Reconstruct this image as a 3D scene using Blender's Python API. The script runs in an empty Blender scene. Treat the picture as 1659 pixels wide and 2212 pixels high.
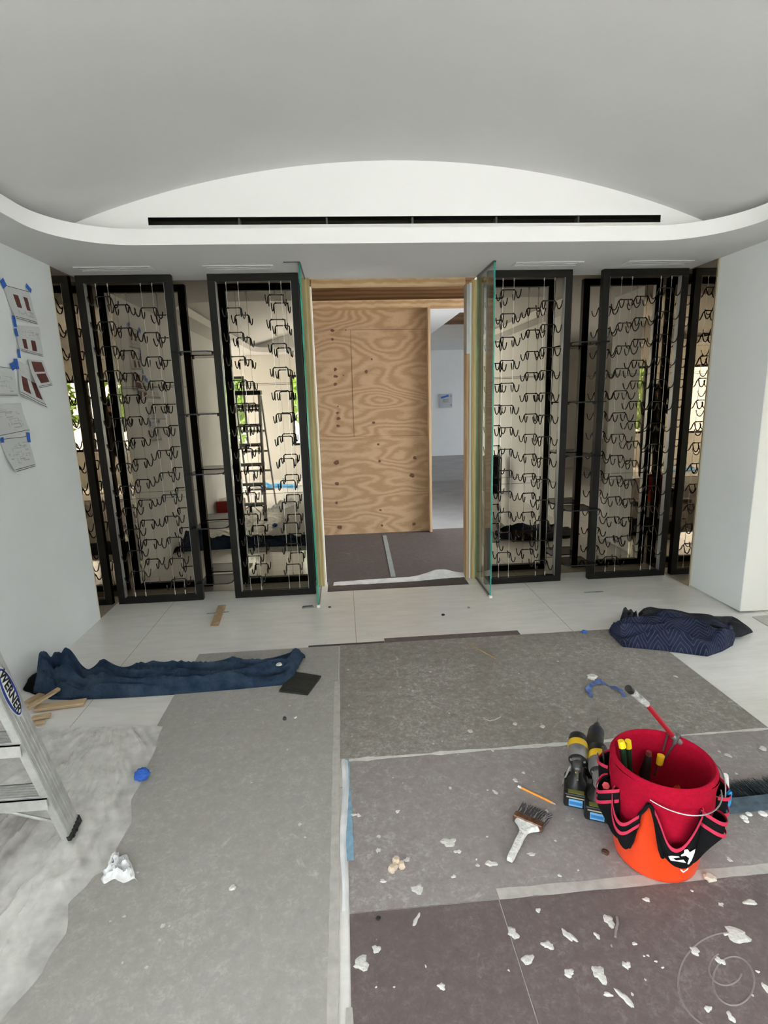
import bpy, math, random
import numpy as np
from mathutils import Vector, Matrix, noise
S = bpy.context.scene
COL = S.collection
PI = math.pi
rnd = random.Random(7)

# ------------------------------------------------------------------ camera
IW, IH, FPX, CH = 1659, 2212, 1163.057, 1.6
YAW, PIT, ROL = 7.13886961e-02, -2.06206104e-01, -2.88545036e-02
_f = Vector((math.sin(YAW)*math.cos(PIT), math.cos(YAW)*math.cos(PIT), math.sin(PIT)))
_r = Vector((math.cos(YAW), -math.sin(YAW), 0))
_u = _r.cross(_f)
CR = _r*math.cos(ROL) + _u*math.sin(ROL)
CU = -_r*math.sin(ROL) + _u*math.cos(ROL)
CF = _f
cam = bpy.data.cameras.new('camera'); camo = bpy.data.objects.new('camera', cam); COL.objects.link(camo)
cam.sensor_fit = 'HORIZONTAL'; cam.sensor_width = 36; cam.lens = FPX/IW*36; cam.clip_start = 0.01
m = Matrix.Identity(4)
for i in range(3):
    m[i][0], m[i][1], m[i][2] = CR[i], CU[i], -CF[i]
m[2][3] = CH
camo.matrix_world = m
S.camera = camo

def at(px, py, ax=2, v=0.0):
    """real place of a measured point on the plane (axis ax = v)"""
    d = CR*((px-IW/2)/FPX) + CU*((IH/2-py)/FPX) + CF
    o = Vector((0, 0, CH)); t = (v-o[ax])/d[ax]
    return o + d*t

# ------------------------------------------------------------------ render look, world, sun
S.view_settings.view_transform = 'Standard'
S.view_settings.look = 'None'
S.view_settings.gamma = 1
S.view_settings.use_curve_mapping = False
S.view_settings.exposure = 1.46
S.cycles.use_denoising = True
S.cycles.max_bounces = 12
S.cycles.diffuse_bounces = 6
S.cycles.glossy_bounces = 8
S.cycles.transparent_max_bounces = 16
S.cycles.caustics_reflective = True
S.cycles.sample_clamp_indirect = 6
SKY = 9.0
world = bpy.data.worlds.new('sky'); S.world = world; world.use_nodes = True
nt = world.node_tree; nt.nodes.clear()
wo = nt.nodes.new('ShaderNodeOutputWorld'); bg = nt.nodes.new('ShaderNodeBackground')
tc = nt.nodes.new('ShaderNodeTexCoord'); sp = nt.nodes.new('ShaderNodeSeparateXYZ'); rp = nt.nodes.new('ShaderNodeValToRGB')
rp.color_ramp.elements[0].position = 0.42; rp.color_ramp.elements[0].color = (.32, .31, .28, 1)
rp.color_ramp.elements[1].position = 0.56; rp.color_ramp.elements[1].color = (.90, .97, 1.03, 1)
mp = nt.nodes.new('ShaderNodeMapRange'); mp.inputs[1].default_value = -1; mp.inputs[2].default_value = 1
nt.links.new(tc.outputs['Generated'], sp.inputs[0]); nt.links.new(sp.outputs[2], mp.inputs[0])
nt.links.new(mp.outputs[0], rp.inputs[0]); nt.links.new(rp.outputs[0], bg.inputs[0])
bg.inputs[1].default_value = SKY
nt.links.new(bg.outputs[0], wo.inputs[0])
sl = bpy.data.lights.new('sun', 'SUN'); so = bpy.data.objects.new('sun', sl); COL.objects.link(so)
sl.energy = 7; sl.angle = math.radians(2); sl.color = (1, .96, .91)
so.rotation_euler = Vector((0.12, 0.62, -1.0)).to_track_quat('-Z', 'Y').to_euler()
def portal(loc, w, h, d):
    l = bpy.data.lights.new('window_portal', 'AREA'); l.shape = 'RECTANGLE'; l.size = w; l.size_y = h
    l.cycles.is_portal = True
    o = bpy.data.objects.new('window_portal', l); COL.objects.link(o); o.location = loc
    o.rotation_euler = Vector(d).to_track_quat('-Z', 'Z').to_euler()

# ------------------------------------------------------------------ materials
MC = {}
def mat(name, col, rough=.6, metal=0, var=0, scale=6, bump=0, bscale=None, spec=.5, detail=6, col2=None, coat=0):
    if name in MC: return MC[name]
    M = bpy.data.materials.new(name); M.use_nodes = True; n = M.node_tree; b = n.nodes['Principled BSDF']
    b.inputs['Base Color'].default_value = (*col, 1); b.inputs['Roughness'].default_value = rough
    b.inputs['Metallic'].default_value = metal; b.inputs['Specular IOR Level'].default_value = spec
    b.inputs['Coat Weight'].default_value = coat
    g = n.nodes.new('ShaderNodeNewGeometry')
    if var or col2:
        t = n.nodes.new('ShaderNodeTexNoise'); t.inputs['Scale'].default_value = scale; t.inputs['Detail'].default_value = detail
        t.inputs['Roughness'].default_value = .62
        r = n.nodes.new('ShaderNodeValToRGB'); r.color_ramp.elements[0].position = .34; r.color_ramp.elements[1].position = .68
        if col2 is None:
            a = tuple(c*(1-var) for c in col); c2 = tuple(min(1, c*(1+var)) for c in col)
        else: a, c2 = col, col2
        r.color_ramp.elements[0].color = (*a, 1); r.color_ramp.elements[1].color = (*c2, 1)
        n.links.new(g.outputs['Position'], t.inputs['Vector']); n.links.new(t.outputs[0], r.inputs[0])
        n.links.new(r.outputs[0], b.inputs['Base Color'])
    if bump:
        t2 = n.nodes.new('ShaderNodeTexNoise'); t2.inputs['Scale'].default_value = bscale or scale*6; t2.inputs['Detail'].default_value = 4
        bp = n.nodes.new('ShaderNodeBump'); bp.inputs['Strength'].default_value = bump; bp.inputs['Distance'].default_value = .01
        n.links.new(g.outputs['Position'], t2.inputs['Vector'])
        n.links.new(t2.outputs[0], bp.inputs['Height']); n.links.new(bp.outputs[0], b.inputs['Normal'])
    MC[name] = M
    return M

def board_mat(name, base, tint, dark, seed, dusty=.5):
    """fibre floor protection board: mottled, scuffed, dusty, speckled with paint"""
    M = bpy.data.materials.new(name); M.use_nodes = True; n = M.node_tree; L = n.links; b = n.nodes['Principled BSDF']
    b.inputs['Roughness'].default_value = .75; b.inputs['Specular IOR Level'].default_value = .25
    g = n.nodes.new('ShaderNodeNewGeometry'); mp = n.nodes.new('ShaderNodeMapping'); mp.inputs['Location'].default_value = (seed*3.1, seed*1.7, 0)
    L.new(g.outputs['Position'], mp.inputs[0])
    def nz(sc, det=5, ro=.6, dist=0):
        t = n.nodes.new('ShaderNodeTexNoise'); t.inputs['Scale'].default_value = sc; t.inputs['Detail'].default_value = det
        t.inputs['Roughness'].default_value = ro; t.inputs['Distortion'].default_value = dist
        L.new(mp.outputs[0], t.inputs['Vector']); return t.outputs[0]
    def ramp(inp, p0, p1, c0=(0, 0, 0), c1=(1, 1, 1)):
        r = n.nodes.new('ShaderNodeValToRGB'); r.color_ramp.elements[0].position = p0; r.color_ramp.elements[1].position = p1
        r.color_ramp.elements[0].color = (*c0, 1); r.color_ramp.elements[1].color = (*c1, 1); L.new(inp, r.inputs[0]); return r.outputs[0]
    def mix(f, a, b_):
        x = n.nodes.new('ShaderNodeMix'); x.data_type = 'RGBA'; L.new(f, x.inputs[0])
        for s, v in ((6, a), (7, b_)):
            if isinstance(v, tuple): x.inputs[s].default_value = (*v, 1)
            else: L.new(v, x.inputs[s])
        return x.outputs[2]
    c = mix(ramp(nz(2.2, 6, .65, .4), .35, .65), base, tint)
    c = mix(ramp(nz(24, 6, .7, .2), .30, .66), dark, c)
    c = mix(ramp(nz(75, 4, .7, .6), .40, .62), tuple((a+b2)/2 for a, b2 in zip(dark, base)), c)
    c = mix(ramp(nz(5, 8, .8, 1.2), .60, .78), c, tuple(min(1, x*1.25+.03) for x in tint))
    # dust / paint specks
    v = n.nodes.new('ShaderNodeTexVoronoi'); v.inputs['Scale'].default_value = 16; v.inputs['Randomness'].default_value = 1
    L.new(mp.outputs[0], v.inputs['Vector'])
    sub = n.nodes.new('ShaderNodeMath'); sub.operation = 'MULTIPLY_ADD'; sub.inputs[1].default_value = .35; L.new(nz(60, 3), sub.inputs[0]); L.new(v.outputs['Distance'], sub.inputs[2])
    sel = n.nodes.new('ShaderNodeSeparateColor'); L.new(v.outputs['Color'], sel.inputs[0])
    k = n.nodes.new('ShaderNodeMath'); k.operation = 'MULTIPLY'
    L.new(ramp(sub.outputs[0], .20, .25, (1, 1, 1), (0, 0, 0)), k.inputs[0]); L.new(ramp(sel.outputs[0], .80, .83), k.inputs[1])
    k2 = n.nodes.new('ShaderNodeMath'); k2.operation = 'MULTIPLY'; L.new(k.outputs[0], k2.inputs[0]); k2.inputs[1].default_value = dusty
    c = mix(k2.outputs[0], c, (.62, .60, .55))
    L.new(c, b.inputs['Base Color'])
    bp = n.nodes.new('ShaderNodeBump'); bp.inputs['Strength'].default_value = .25; bp.inputs['Distance'].default_value = .004
    L.new(nz(40, 5), bp.inputs['Height']); L.new(bp.outputs[0], b.inputs['Normal'])
    return M

def wood_mat(name, light, dark, scale=3.0, stretch=(1, 1, 6), rough=.7, dist=5.0, bands='Z'):
    M = bpy.data.materials.new(name); M.use_nodes = True; n = M.node_tree; L = n.links; b = n.nodes['Principled BSDF']
    b.inputs['Roughness'].default_value = rough; b.inputs['Specular IOR Level'].default_value = .25
    g = n.nodes.new('ShaderNodeNewGeometry'); mp = n.nodes.new('ShaderNodeMapping'); mp.inputs['Scale'].default_value = stretch
    L.new(g.outputs['Position'], mp.inputs[0])
    w = n.nodes.new('ShaderNodeTexWave'); w.wave_type = 'BANDS'; w.bands_direction = bands
    w.inputs['Scale'].default_value = scale; w.inputs['Distortion'].default_value = dist
    w.inputs['Detail'].default_value = 2.5; w.inputs['Detail Scale'].default_value = .9
    L.new(mp.outputs[0], w.inputs['Vector'])
    t = n.nodes.new('ShaderNodeTexNoise'); t.inputs['Scale'].default_value = 3; t.inputs['Detail'].default_value = 7
    L.new(mp.outputs[0], t.inputs['Vector'])
    r = n.nodes.new('ShaderNodeValToRGB'); r.color_ramp.elements[0].position = .25; r.color_ramp.elements[1].position = .85
    r.color_ramp.elements[0].color = (*light, 1); r.color_ramp.elements[1].color = (*dark, 1)
    L.new(w.outputs[1], r.inputs[0])
    r2 = n.nodes.new('ShaderNodeValToRGB'); r2.color_ramp.elements[0].position = .35; r2.color_ramp.elements[1].position = .7
    r2.color_ramp.elements[0].color = (.82, .80, .78, 1); r2.color_ramp.elements[1].color = (1, 1, 1, 1); L.new(t.outputs[0], r2.inputs[0])
    x = n.nodes.new('ShaderNodeMix'); x.data_type = 'RGBA'; x.blend_type = 'MULTIPLY'; x.inputs[0].default_value = 1
    L.new(r.outputs[0], x.inputs[6]); L.new(r2.outputs[0], x.inputs[7]); L.new(x.outputs[2], b.inputs['Base Color'])
    MC[name] = M
    return M

def thin_glass(name, tcol, refl=.9, rough=0.0, base=.04):
    M = bpy.data.materials.new(name); M.use_nodes = True; n = M.node_tree; L = n.links; n.nodes.clear()
    o = n.nodes.new('ShaderNodeOutputMaterial'); t = n.nodes.new('ShaderNodeBsdfTransparent'); t.inputs[0].default_value = (*tcol, 1)
    gl = n.nodes.new('ShaderNodeBsdfGlossy'); gl.inputs[0].default_value = (refl, refl, refl, 1); gl.inputs['Roughness'].default_value = rough
    fr = n.nodes.new('ShaderNodeFresnel'); ge = n.nodes.new('ShaderNodeNewGeometry'); mm = n.nodes.new('ShaderNodeMapRange')
    mm.inputs[3].default_value = 1.45; mm.inputs[4].default_value = 1/1.45; L.new(ge.outputs['Backfacing'], mm.inputs[0]); L.new(mm.outputs[0], fr.inputs[0])
    mx = n.nodes.new('ShaderNodeMixShader'); L.new(fr.outputs[0], mx.inputs[0]); L.new(t.outputs[0], mx.inputs[1]); L.new(gl.outputs[0], mx.inputs[2])
    L.new(mx.outputs[0], o.inputs[0]); MC[name] = M
    return M

def film_mat(name, col=(.8, .8, .78), alpha=.5):
    M = bpy.data.materials.new(name); M.use_nodes = True; n = M.node_tree; L = n.links; b = n.nodes['Principled BSDF']
    b.inputs['Base Color'].default_value = (*col, 1); b.inputs['Roughness'].default_value = .28
    g = n.nodes.new('ShaderNodeNewGeometry'); t = n.nodes.new('ShaderNodeTexNoise'); t.inputs['Scale'].default_value = 9; t.inputs['Detail'].default_value = 6
    mp = n.nodes.new('ShaderNodeMapRange'); mp.inputs[1].default_value = .3; mp.inputs[2].default_value = .7
    mp.inputs[3].default_value = max(0, alpha-.18); mp.inputs[4].default_value = min(1, alpha+.22)
    L.new(g.outputs['Position'], t.inputs['Vector']); L.new(t.outputs[0], mp.inputs[0]); L.new(mp.outputs[0], b.inputs['Alpha'])
    MC[name] = M
    return M

WALL = mat('wall_paint', (.77, .785, .79), .9, var=.03, scale=1.2, bump=.04, bscale=45, spec=.2)
WALLW = mat('wall_paint_warm', (.80, .77, .71), .9, var=.02, scale=1.5, spec=.2)
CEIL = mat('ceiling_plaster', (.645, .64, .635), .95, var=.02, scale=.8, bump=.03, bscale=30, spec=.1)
LIP = mat('daylit_plaster', (.93, .925, .91), .9, spec=.2)  # whitened above the ceiling plaster to carry window light on lip and arches
BLACK = mat('black_powder_coat', (.0075, .0062, .0052), .5, var=.12, scale=20, spec=.25)
HOOKM = mat('black_nickel_wire', (.045, .04, .035), .22, metal=.85)
STEEL = mat('steel_cable', (.62, .60, .56), .3, metal=1)
ALU = mat('brushed_aluminium', (.55, .55, .54), .42, metal=.45, var=.18, scale=14)
DKMET = mat('dark_metal', (.12, .12, .12), .4, metal=.7)
GRMET = mat('grey_metal', (.38, .39, .40), .4, metal=.8, var=.1)
WHITE = mat('white_enamel', (.80, .80, .79), .5)
PLAS = mat('plaster_white', (.60, .59, .55), .8, var=.12, scale=60, bump=.3, bscale=120)
BLUET = mat('blue_masking_tape', (.03, .13, .52), .7, var=.15, scale=60)
LBLUE = mat('faded_blue_tape', (.23, .38, .52), .75, var=.15, scale=40)
RED = mat('red_fabric', (.36, .003, .022), .9, spec=.12, var=.12, scale=80, bump=.3, bscale=400)
PINK = mat('pink_trim_tape', (.52, .02, .065), .7)
ORNG = mat('orange_plastic', (.84, .062, .010), .32, var=.06, scale=30, bump=.05, bscale=90)
BLKF = mat('black_fabric', (.007, .007, .008), .95, bump=.2, bscale=300, spec=.12)
BLKP = mat('black_plastic', (.012, .012, .012), .42, bump=.05, bscale=200)
YEL = mat('yellow_plastic', (.80, .50, .02), .4)
YEL2 = mat('bright_yellow_plastic', (.9, .62, .02), .35)
CYAN = mat('blue_plastic', (.02, .33, .70), .35)
LBL = mat('light_blue_label', (.16, .42, .75), .5)
OLIVE = mat('olive_label', (.22, .22, .05), .5)
NAVY = mat('navy_cloth', (.012, .030, .075), .9, var=.35, scale=9, bump=.5, bscale=70, spec=.2)
DRYW = mat('drywall_edge', (.72, .66, .48), .85)
PAPER = mat('drawing_paper', (.60, .61, .61), .8)
INKR = mat('dark_red_print', (.13, .035, .03), .8)
INKB = mat('black_print', (.03, .03, .035), .8)
INKG = mat('grey_print', (.40, .41, .42), .8)
SILL = mat('window_frame_black', (.012, .012, .012), .4)
PINE = wood_mat('pine_lumber', (.62, .44, .26), (.48, .31, .16), 9, (1, 1, .6), dist=3)
OSBY = wood_mat('yellow_lumber', (.62, .50, .26), (.50, .38, .17), 9, (1, 1, .25), dist=5, bands='X')
def ply_mat():
    M = bpy.data.materials.new('plywood'); M.use_nodes = True; n = M.node_tree; L = n.links; b = n.nodes['Principled BSDF']
    b.inputs['Roughness'].default_value = .75; b.inputs['Specular IOR Level'].default_value = .2
    g = n.nodes.new('ShaderNodeNewGeometry'); mp = n.nodes.new('ShaderNodeMapping'); mp.inputs['Scale'].default_value = (.85, 1, 2.7); mp.inputs['Location'].default_value = (2.3, 0, 5.1)
    L.new(g.outputs['Position'], mp.inputs[0])
    t = n.nodes.new('ShaderNodeTexNoise'); t.inputs['Scale'].default_value = 1.0; t.inputs['Detail'].default_value = 2.2; t.inputs['Roughness'].default_value = .35; L.new(mp.outputs[0], t.inputs['Vector'])
    t2 = n.nodes.new('ShaderNodeTexNoise'); t2.inputs['Scale'].default_value = 22; t2.inputs['Detail'].default_value = 4; L.new(mp.outputs[0], t2.inputs['Vector'])
    m1 = n.nodes.new('ShaderNodeMath'); m1.operation = 'MULTIPLY_ADD'; m1.inputs[1].default_value = 115; L.new(t.outputs[0], m1.inputs[0])
    m3 = n.nodes.new('ShaderNodeMath'); m3.operation = 'MULTIPLY'; m3.inputs[1].default_value = 3.5; L.new(t2.outputs[0], m3.inputs[0]); L.new(m3.outputs[0], m1.inputs[2])
    m2 = n.nodes.new('ShaderNodeMath'); m2.operation = 'SINE'; L.new(m1.outputs[0], m2.inputs[0])
    r = n.nodes.new('ShaderNodeValToRGB'); e = r.color_ramp.elements; e[0].position = .05; e[0].color = (.47, .315, .19, 1); e[1].position = .95; e[1].color = (.36, .225, .122, 1)
    mr = n.nodes.new('ShaderNodeMapRange'); mr.inputs[1].default_value = -1; mr.inputs[2].default_value = 1; L.new(m2.outputs[0], mr.inputs[0]); L.new(mr.outputs[0], r.inputs[0])
    L.new(r.outputs[0], b.inputs['Base Color']); return M
PINEV = wood_mat('pine_upright', (.56, .40, .25), (.44, .29, .16), 11, (1, 1, .3), dist=4, bands='X')
PLY = ply_mat()
PLYB = wood_mat('brown_plywood', (.25, .14, .065), (.17, .085, .035), 2.3, (.6, 1, 3), dist=6)
KNOT = mat('wood_knot', (.13, .055, .03), .7)
MIR = mat('bronze_mirror', (.39, .34, .275), 0.0, metal=1)
GLASS = thin_glass('clear_glass', (.90, .94, .91))
WGLASS = thin_glass('window_glass', (.97, .965, .965))
GEDGE = mat('green_glass_edge', (.02, .27, .20), .15, var=.3, scale=8)
SMOKE = thin_glass('smoked_glass', (.42, .42, .44))
SMEDGE = mat('smoked_glass_edge', (.015, .016, .018), .1)
FILM = film_mat('plastic_film', (.84, .83, .80), .50)
FILMW = film_mat('white_film', (.85, .86, .88), .85)
SKIN = mat('skin', (.50, .30, .22), .5)
LEAF = mat('tree_leaf', (.16, .28, .03), .6, var=.4, scale=3)
BARK = mat('tree_bark', (.10, .07, .05), .9)
GBOUNCE = mat('bounce_ground', (.50, .48, .45), .9, var=.1, scale=2)  # outdoor ground made pale to bounce daylight up to the vault
STUC = mat('house_stucco', (.75, .70, .62), .9)

def tile_mat():
    M = bpy.data.materials.new('porcelain_tile'); M.use_nodes = True; n = M.node_tree; L = n.links; b = n.nodes['Principled BSDF']
    b.inputs['Specular IOR Level'].default_value = .5
    g = n.nodes.new('ShaderNodeNewGeometry')
    mp = n.nodes.new('ShaderNodeMapping'); mp.inputs['Scale'].default_value = (1.6, 9, 1); L.new(g.outputs['Position'], mp.inputs[0])
    t = n.nodes.new('ShaderNodeTexNoise'); t.inputs['Scale'].default_value = 2.2; t.inputs['Detail'].default_value = 9; t.inputs['Roughness'].default_value = .7
    L.new(mp.outputs[0], t.inputs['Vector'])
    r = n.nodes.new('ShaderNodeValToRGB'); r.color_ramp.elements[0].position = .2; r.color_ramp.elements[1].position = .8
    r.color_ramp.elements[0].color = (.66, .64, .60, 1); r.color_ramp.elements[1].color = (.84, .825, .79, 1); L.new(t.outputs[0], r.inputs[0])
    br = n.nodes.new('ShaderNodeTexBrick'); br.inputs['Scale'].default_value = 1; br.inputs['Mortar Size'].default_value = .0022
    br.inputs['Brick Width'].default_value = 1.49; br.inputs['Row Height'].default_value = 2.9; br.offset = 0
    br.inputs['Color1'].default_value = (1, 1, 1, 1); br.inputs['Color2'].default_value = (1, 1, 1, 1); br.inputs['Mortar'].default_value = (.55, .5, .42, 1)
    m2 = n.nodes.new('ShaderNodeMapping'); m2.inputs['Location'].default_value = (-.03+1.49, .9, 0); L.new(g.outputs['Position'], m2.inputs[0]); L.new(m2.outputs[0], br.inputs['Vector'])
    x = n.nodes.new('ShaderNodeMix'); x.data_type = 'RGBA'; x.blend_type = 'MULTIPLY'; x.inputs[0].default_value = 1
    L.new(r.outputs[0], x.inputs[6]); L.new(br.outputs[0], x.inputs[7]); L.new(x.outputs[2], b.inputs['Base Color'])
    t3 = n.nodes.new('ShaderNodeTexNoise'); t3.inputs['Scale'].default_value = 7; t3.inputs['Detail'].default_value = 5; L.new(g.outputs['Position'], t3.inputs['Vector'])
    mr = n.nodes.new('ShaderNodeMapRange'); mr.inputs[1].default_value = .35; mr.inputs[2].default_value = .65; mr.inputs[3].default_value = .10; mr.inputs[4].default_value = .38
    b.inputs['Roughness'].default_value = .13
    return M
TILE = tile_mat()

def quilt_mat(name, base, line, per=.17):
    M = bpy.data.materials.new(name); M.use_nodes = True; n = M.node_tree; L = n.links; b = n.nodes['Principled BSDF']
    b.inputs['Roughness'].default_value = .9; b.inputs['Specular IOR Level'].default_value = .2
    uv = n.nodes.new('ShaderNodeUVMap'); s = n.nodes.new('ShaderNodeSeparateXYZ'); L.new(uv.outputs[0], s.inputs[0])
    def mth(op, a, v=None, c=None):
        x = n.nodes.new('ShaderNodeMath'); x.operation = op
        for i, q in enumerate((a, v, c)):
            if q is None: continue
            if isinstance(q, (int, float)): x.inputs[i].default_value = q
            else: L.new(q, x.inputs[i])
        return x.outputs[0]
    zz = mth('PINGPONG', s.outputs[0], per/2)
    q = mth('FRACT', mth('MULTIPLY', mth('ADD', s.outputs[1], mth('MULTIPLY', zz, 1.2)), 27))
    ln = mth('LESS_THAN', mth('ABSOLUTE', mth('SUBTRACT', q, .5)), .09)
    g = n.nodes.new('ShaderNodeNewGeometry'); t = n.nodes.new('ShaderNodeTexNoise'); t.inputs['Scale'].default_value = 12; t.inputs['Detail'].default_value = 6
    L.new(g.outputs['Position'], t.inputs['Vector'])
    r = n.nodes.new('ShaderNodeValToRGB'); r.color_ramp.elements[0].position = .35; r.color_ramp.elements[1].position = .75
    r.color_ramp.elements[0].color = (*base, 1); r.color_ramp.elements[1].color = (*[min(1, c*1.9+.008) for c in base], 1); L.new(t.outputs[0], r.inputs[0])
    x = n.nodes.new('ShaderNodeMix'); x.data_type = 'RGBA'; L.new(mth('MULTIPLY', ln, .6), x.inputs[0]); L.new(r.outputs[0], x.inputs[6]); x.inputs[7].default_value = (*line, 1)
    L.new(x.outputs[2], b.inputs['Base Color'])
    bp = n.nodes.new('ShaderNodeBump'); bp.inputs['Strength'].default_value = .5; bp.inputs['Distance'].default_value = .006; bp.invert = True
    L.new(ln, bp.inputs['Height']); L.new(bp.outputs[0], b.inputs['Normal'])
    return M

# ------------------------------------------------------------------ mesh builder
class MB:
    def __init__(s): s.v = []; s.f = []; s.m = []; s.uv = {}
    def add(s, vs, fs, mi=0):
        o = len(s.v); s.v += [Vector(v) for v in vs]; s.f += [tuple(i+o for i in f) for f in fs]; s.m += [mi]*len(fs); return o
    def box(s, a, b, mi=0):
        x0, y0, z0 = a; x1, y1, z1 = b
        s.add([(x0,y0,z0),(x1,y0,z0),(x1,y1,z0),(x0,y1,z0),(x0,y0,z1),(x1,y0,z1),(x1,y1,z1),(x0,y1,z1)],
              [(0,3,2,1),(4,5,6,7),(0,1,5,4),(1,2,6,5),(2,3,7,6),(3,0,4,7)], mi); return s
    def obox(s, p0, p1, w, h, up=(0,0,1), mi=0):
        """bar from p0 to p1, width w (sideways) and height h"""
        p0, p1 = Vector(p0), Vector(p1); d = (p1-p0).normalized(); u = Vector(up); sd = d.cross(u).normalized(); u = sd.cross(d)
        vs = []
        for p in (p0, p1):
            for a, b in ((-1,-1),(1,-1),(1,1),(-1,1)): vs.append(p+sd*(a*w/2)+u*(b*h/2))
        s.add(vs, [(0,1,2,3),(7,6,5,4),(0,4,5,1),(1,5,6,2),(2,6,7,3),(3,7,4,0)], mi); return s
    def tube(s, pts, r, n=6, mi=0, cap=True):
        pts = [Vector(p) for p in pts]; rs = r if isinstance(r, (list, tuple)) else [r]*len(pts)
        d0 = (pts[1]-pts[0]).normalized(); a = Vector((0,0,1)) if abs(d0.z) < .9 else Vector((1,0,0)); nn = d0.cross(a).normalized()
        vs = []; fs = []
        for i, p in enumerate(pts):
            d = (pts[min(i+1, len(pts)-1)]-pts[max(i-1, 0)]).normalized()
            nn = (nn-d*nn.dot(d)).normalized(); bb = d.cross(nn)
            for k in range(n):
                t = 2*PI*k/n; vs.append(p+(nn*math.cos(t)+bb*math.sin(t))*rs[i])
        for i in range(len(pts)-1):
            for k in range(n): fs.append((i*n+k, i*n+(k+1)%n, (i+1)*n+(k+1)%n, (i+1)*n+k))
        if cap: fs.append(tuple(range(n-1, -1, -1))); fs.append(tuple((len(pts)-1)*n+k for k in range(n)))
        s.add(vs, fs, mi); return s
    def lathe(s, prof, c=(0,0,0), n=32, ax='z', mi=0, a0=0, a1=2*PI):
        full = abs(a1-a0-2*PI) < 1e-6; m_ = n if full else n+1; vs = []; fs = []
        for r, z in prof:
            for k in range(m_):
                t = a0+(a1-a0)*k/n; x, y = r*math.cos(t), r*math.sin(t)
                p = (x, y, z) if ax == 'z' else ((z, x, y) if ax == 'x' else (y, z, x))
                vs.append(Vector(c)+Vector(p))
        for i in range(len(prof)-1):
            for k in range(n):
                k2 = (k+1) % m_; fs.append((i*m_+k, i*m_+k2, (i+1)*m_+k2, (i+1)*m_+k))
        s.add(vs, fs, mi); return s
    def prism(s, pts, z0, z1, mi=0):
        n = len(pts); s.add([(x,y,z0) for x,y in pts]+[(x,y,z1) for x,y in pts],
            [tuple(range(n-1,-1,-1)), tuple(range(n,2*n))]+[(i,(i+1)%n,n+(i+1)%n,n+i) for i in range(n)], mi); return s
    def grid(s, fn, nu, nv, mi=0, uvf=None):
        o = len(s.v); vs = []; fs = []
        for j in range(nv+1):
            for i in range(nu+1):
                vs.append(fn(i/nu, j/nv))
                if uvf: s.uv[o+j*(nu+1)+i] = uvf(i/nu, j/nv)
        for j in range(nv):
            for i in range(nu):
                a = j*(nu+1)+i; fs.append((a, a+1, a+nu+2, a+nu+1))
        if callable(mi):
            s.add(vs, fs, 0)
            k = len(s.m)-len(fs)
            for j in range(nv):
                for i in range(nu): s.m[k+j*nu+i] = mi((i+.5)/nu, (j+.5)/nv)
        else: s.add(vs, fs, mi)
        return s
    def xf(s, M, start=0):
        for i in range(start, len(s.v)): s.v[i] = M @ s.v[i]
        return s
    def build(s, name, mats, parent=None, smooth=False, bevel=0, sub=0, solid=0, origin=None):
        if not isinstance(mats, (list, tuple)): mats = [mats]
        if parent is not None:
            L = Vector((0,0,0)); q = parent
            while q is not None: L += q.location; q = q.parent
        elif origin is not None: L = Vector(origin)
        else:
            xs = [v.x for v in s.v]; ys = [v.y for v in s.v]; L = Vector(((min(xs)+max(xs))/2, (min(ys)+max(ys))/2, min(v.z for v in s.v)))
        me = bpy.data.meshes.new(name); me.from_pydata([v-L for v in s.v], [], s.f)
        for M in mats: me.materials.append(M)
        me.polygons.foreach_set('material_index', s.m)
        if smooth: me.polygons.foreach_set('use_smooth', [True]*len(me.polygons))
        if s.uv:
            ul = me.uv_layers.new(name='UVMap')
            for l in me.loops: ul.data[l.index].uv = s.uv.get(l.vertex_index, (0, 0))
        me.update()
        o = bpy.data.objects.new(name, me); COL.objects.link(o)
        if parent is not None: o.parent = parent
        else: o.location = L
        if smooth: me.set_sharp_from_angle(angle=math.radians(40)) if hasattr(me, 'set_sharp_from_angle') else None
        if solid: md = o.modifiers.new('solid', 'SOLIDIFY'); md.thickness = solid; md.offset = 1
        if bevel: md = o.modifiers.new('bevel', 'BEVEL'); md.width = bevel; md.segments = 2; md.limit_method = 'ANGLE'
        if sub: md = o.modifiers.new('sub', 'SUBSURF'); md.levels = sub; md.render_levels = sub
        return o
def tag(o, label, cat, group=None, kind=None):
    o['label'] = label; o['category'] = cat
    if group: o['group'] = group
    if kind: o['kind'] = kind
    return o
def thing(name, label, cat, loc, group=None):
    o = bpy.data.objects.new(name, None); o.empty_display_size = .05; COL.objects.link(o); o.location = loc
    return tag(o, label, cat, group)
def struct(name, mb, M, **k):
    o = mb.build(name, M, **k); o['kind'] = 'structure'; return o
def B(a, b): return MB().box(a, b)

# ------------------------------------------------------------------ room shell
ZC = 2.55; XL, XR = -1.93, 2.83; YN, YM = 4.06, 4.56
struct('floor', B((-3.7, -2.6, -.1), (5.4, 4.60, 0)), TILE)
struct('floor_corridor', B((-3, 4.60, -.1), (9, 15.2, -.002)), mat('corridor_slab', (.33, .32, .32), .8, var=.1, scale=2))
struct('wall_left', B((XL-.12, .2, 0), (XL, YN, ZC)), WALL)
struct('wall_niche_left', B((XL-.12, YN, 0), (XL-.012, YM+.12, ZC)), WALL)
struct('wall_right', B((XR, 3.49, 0.012), (XR+.12, YN, ZC)), WALL)
struct('wall_return_right', B((XR+.004, 3.488, 0.012), (5.3, 3.61, ZC)), WALLW)
struct('wall_niche_right', B((XR+.002, YN+.002, 0), (XR+.12, YM+.12, ZC)), WALL)
struct('wall_right_rear', B((2.74, -2.47, 0), (2.86, 2.33, ZC)), WALL)
struct('wall_left_recess', B((-3.7, .08, 0), (XL-.122, .2, ZC)), WALL)
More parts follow.
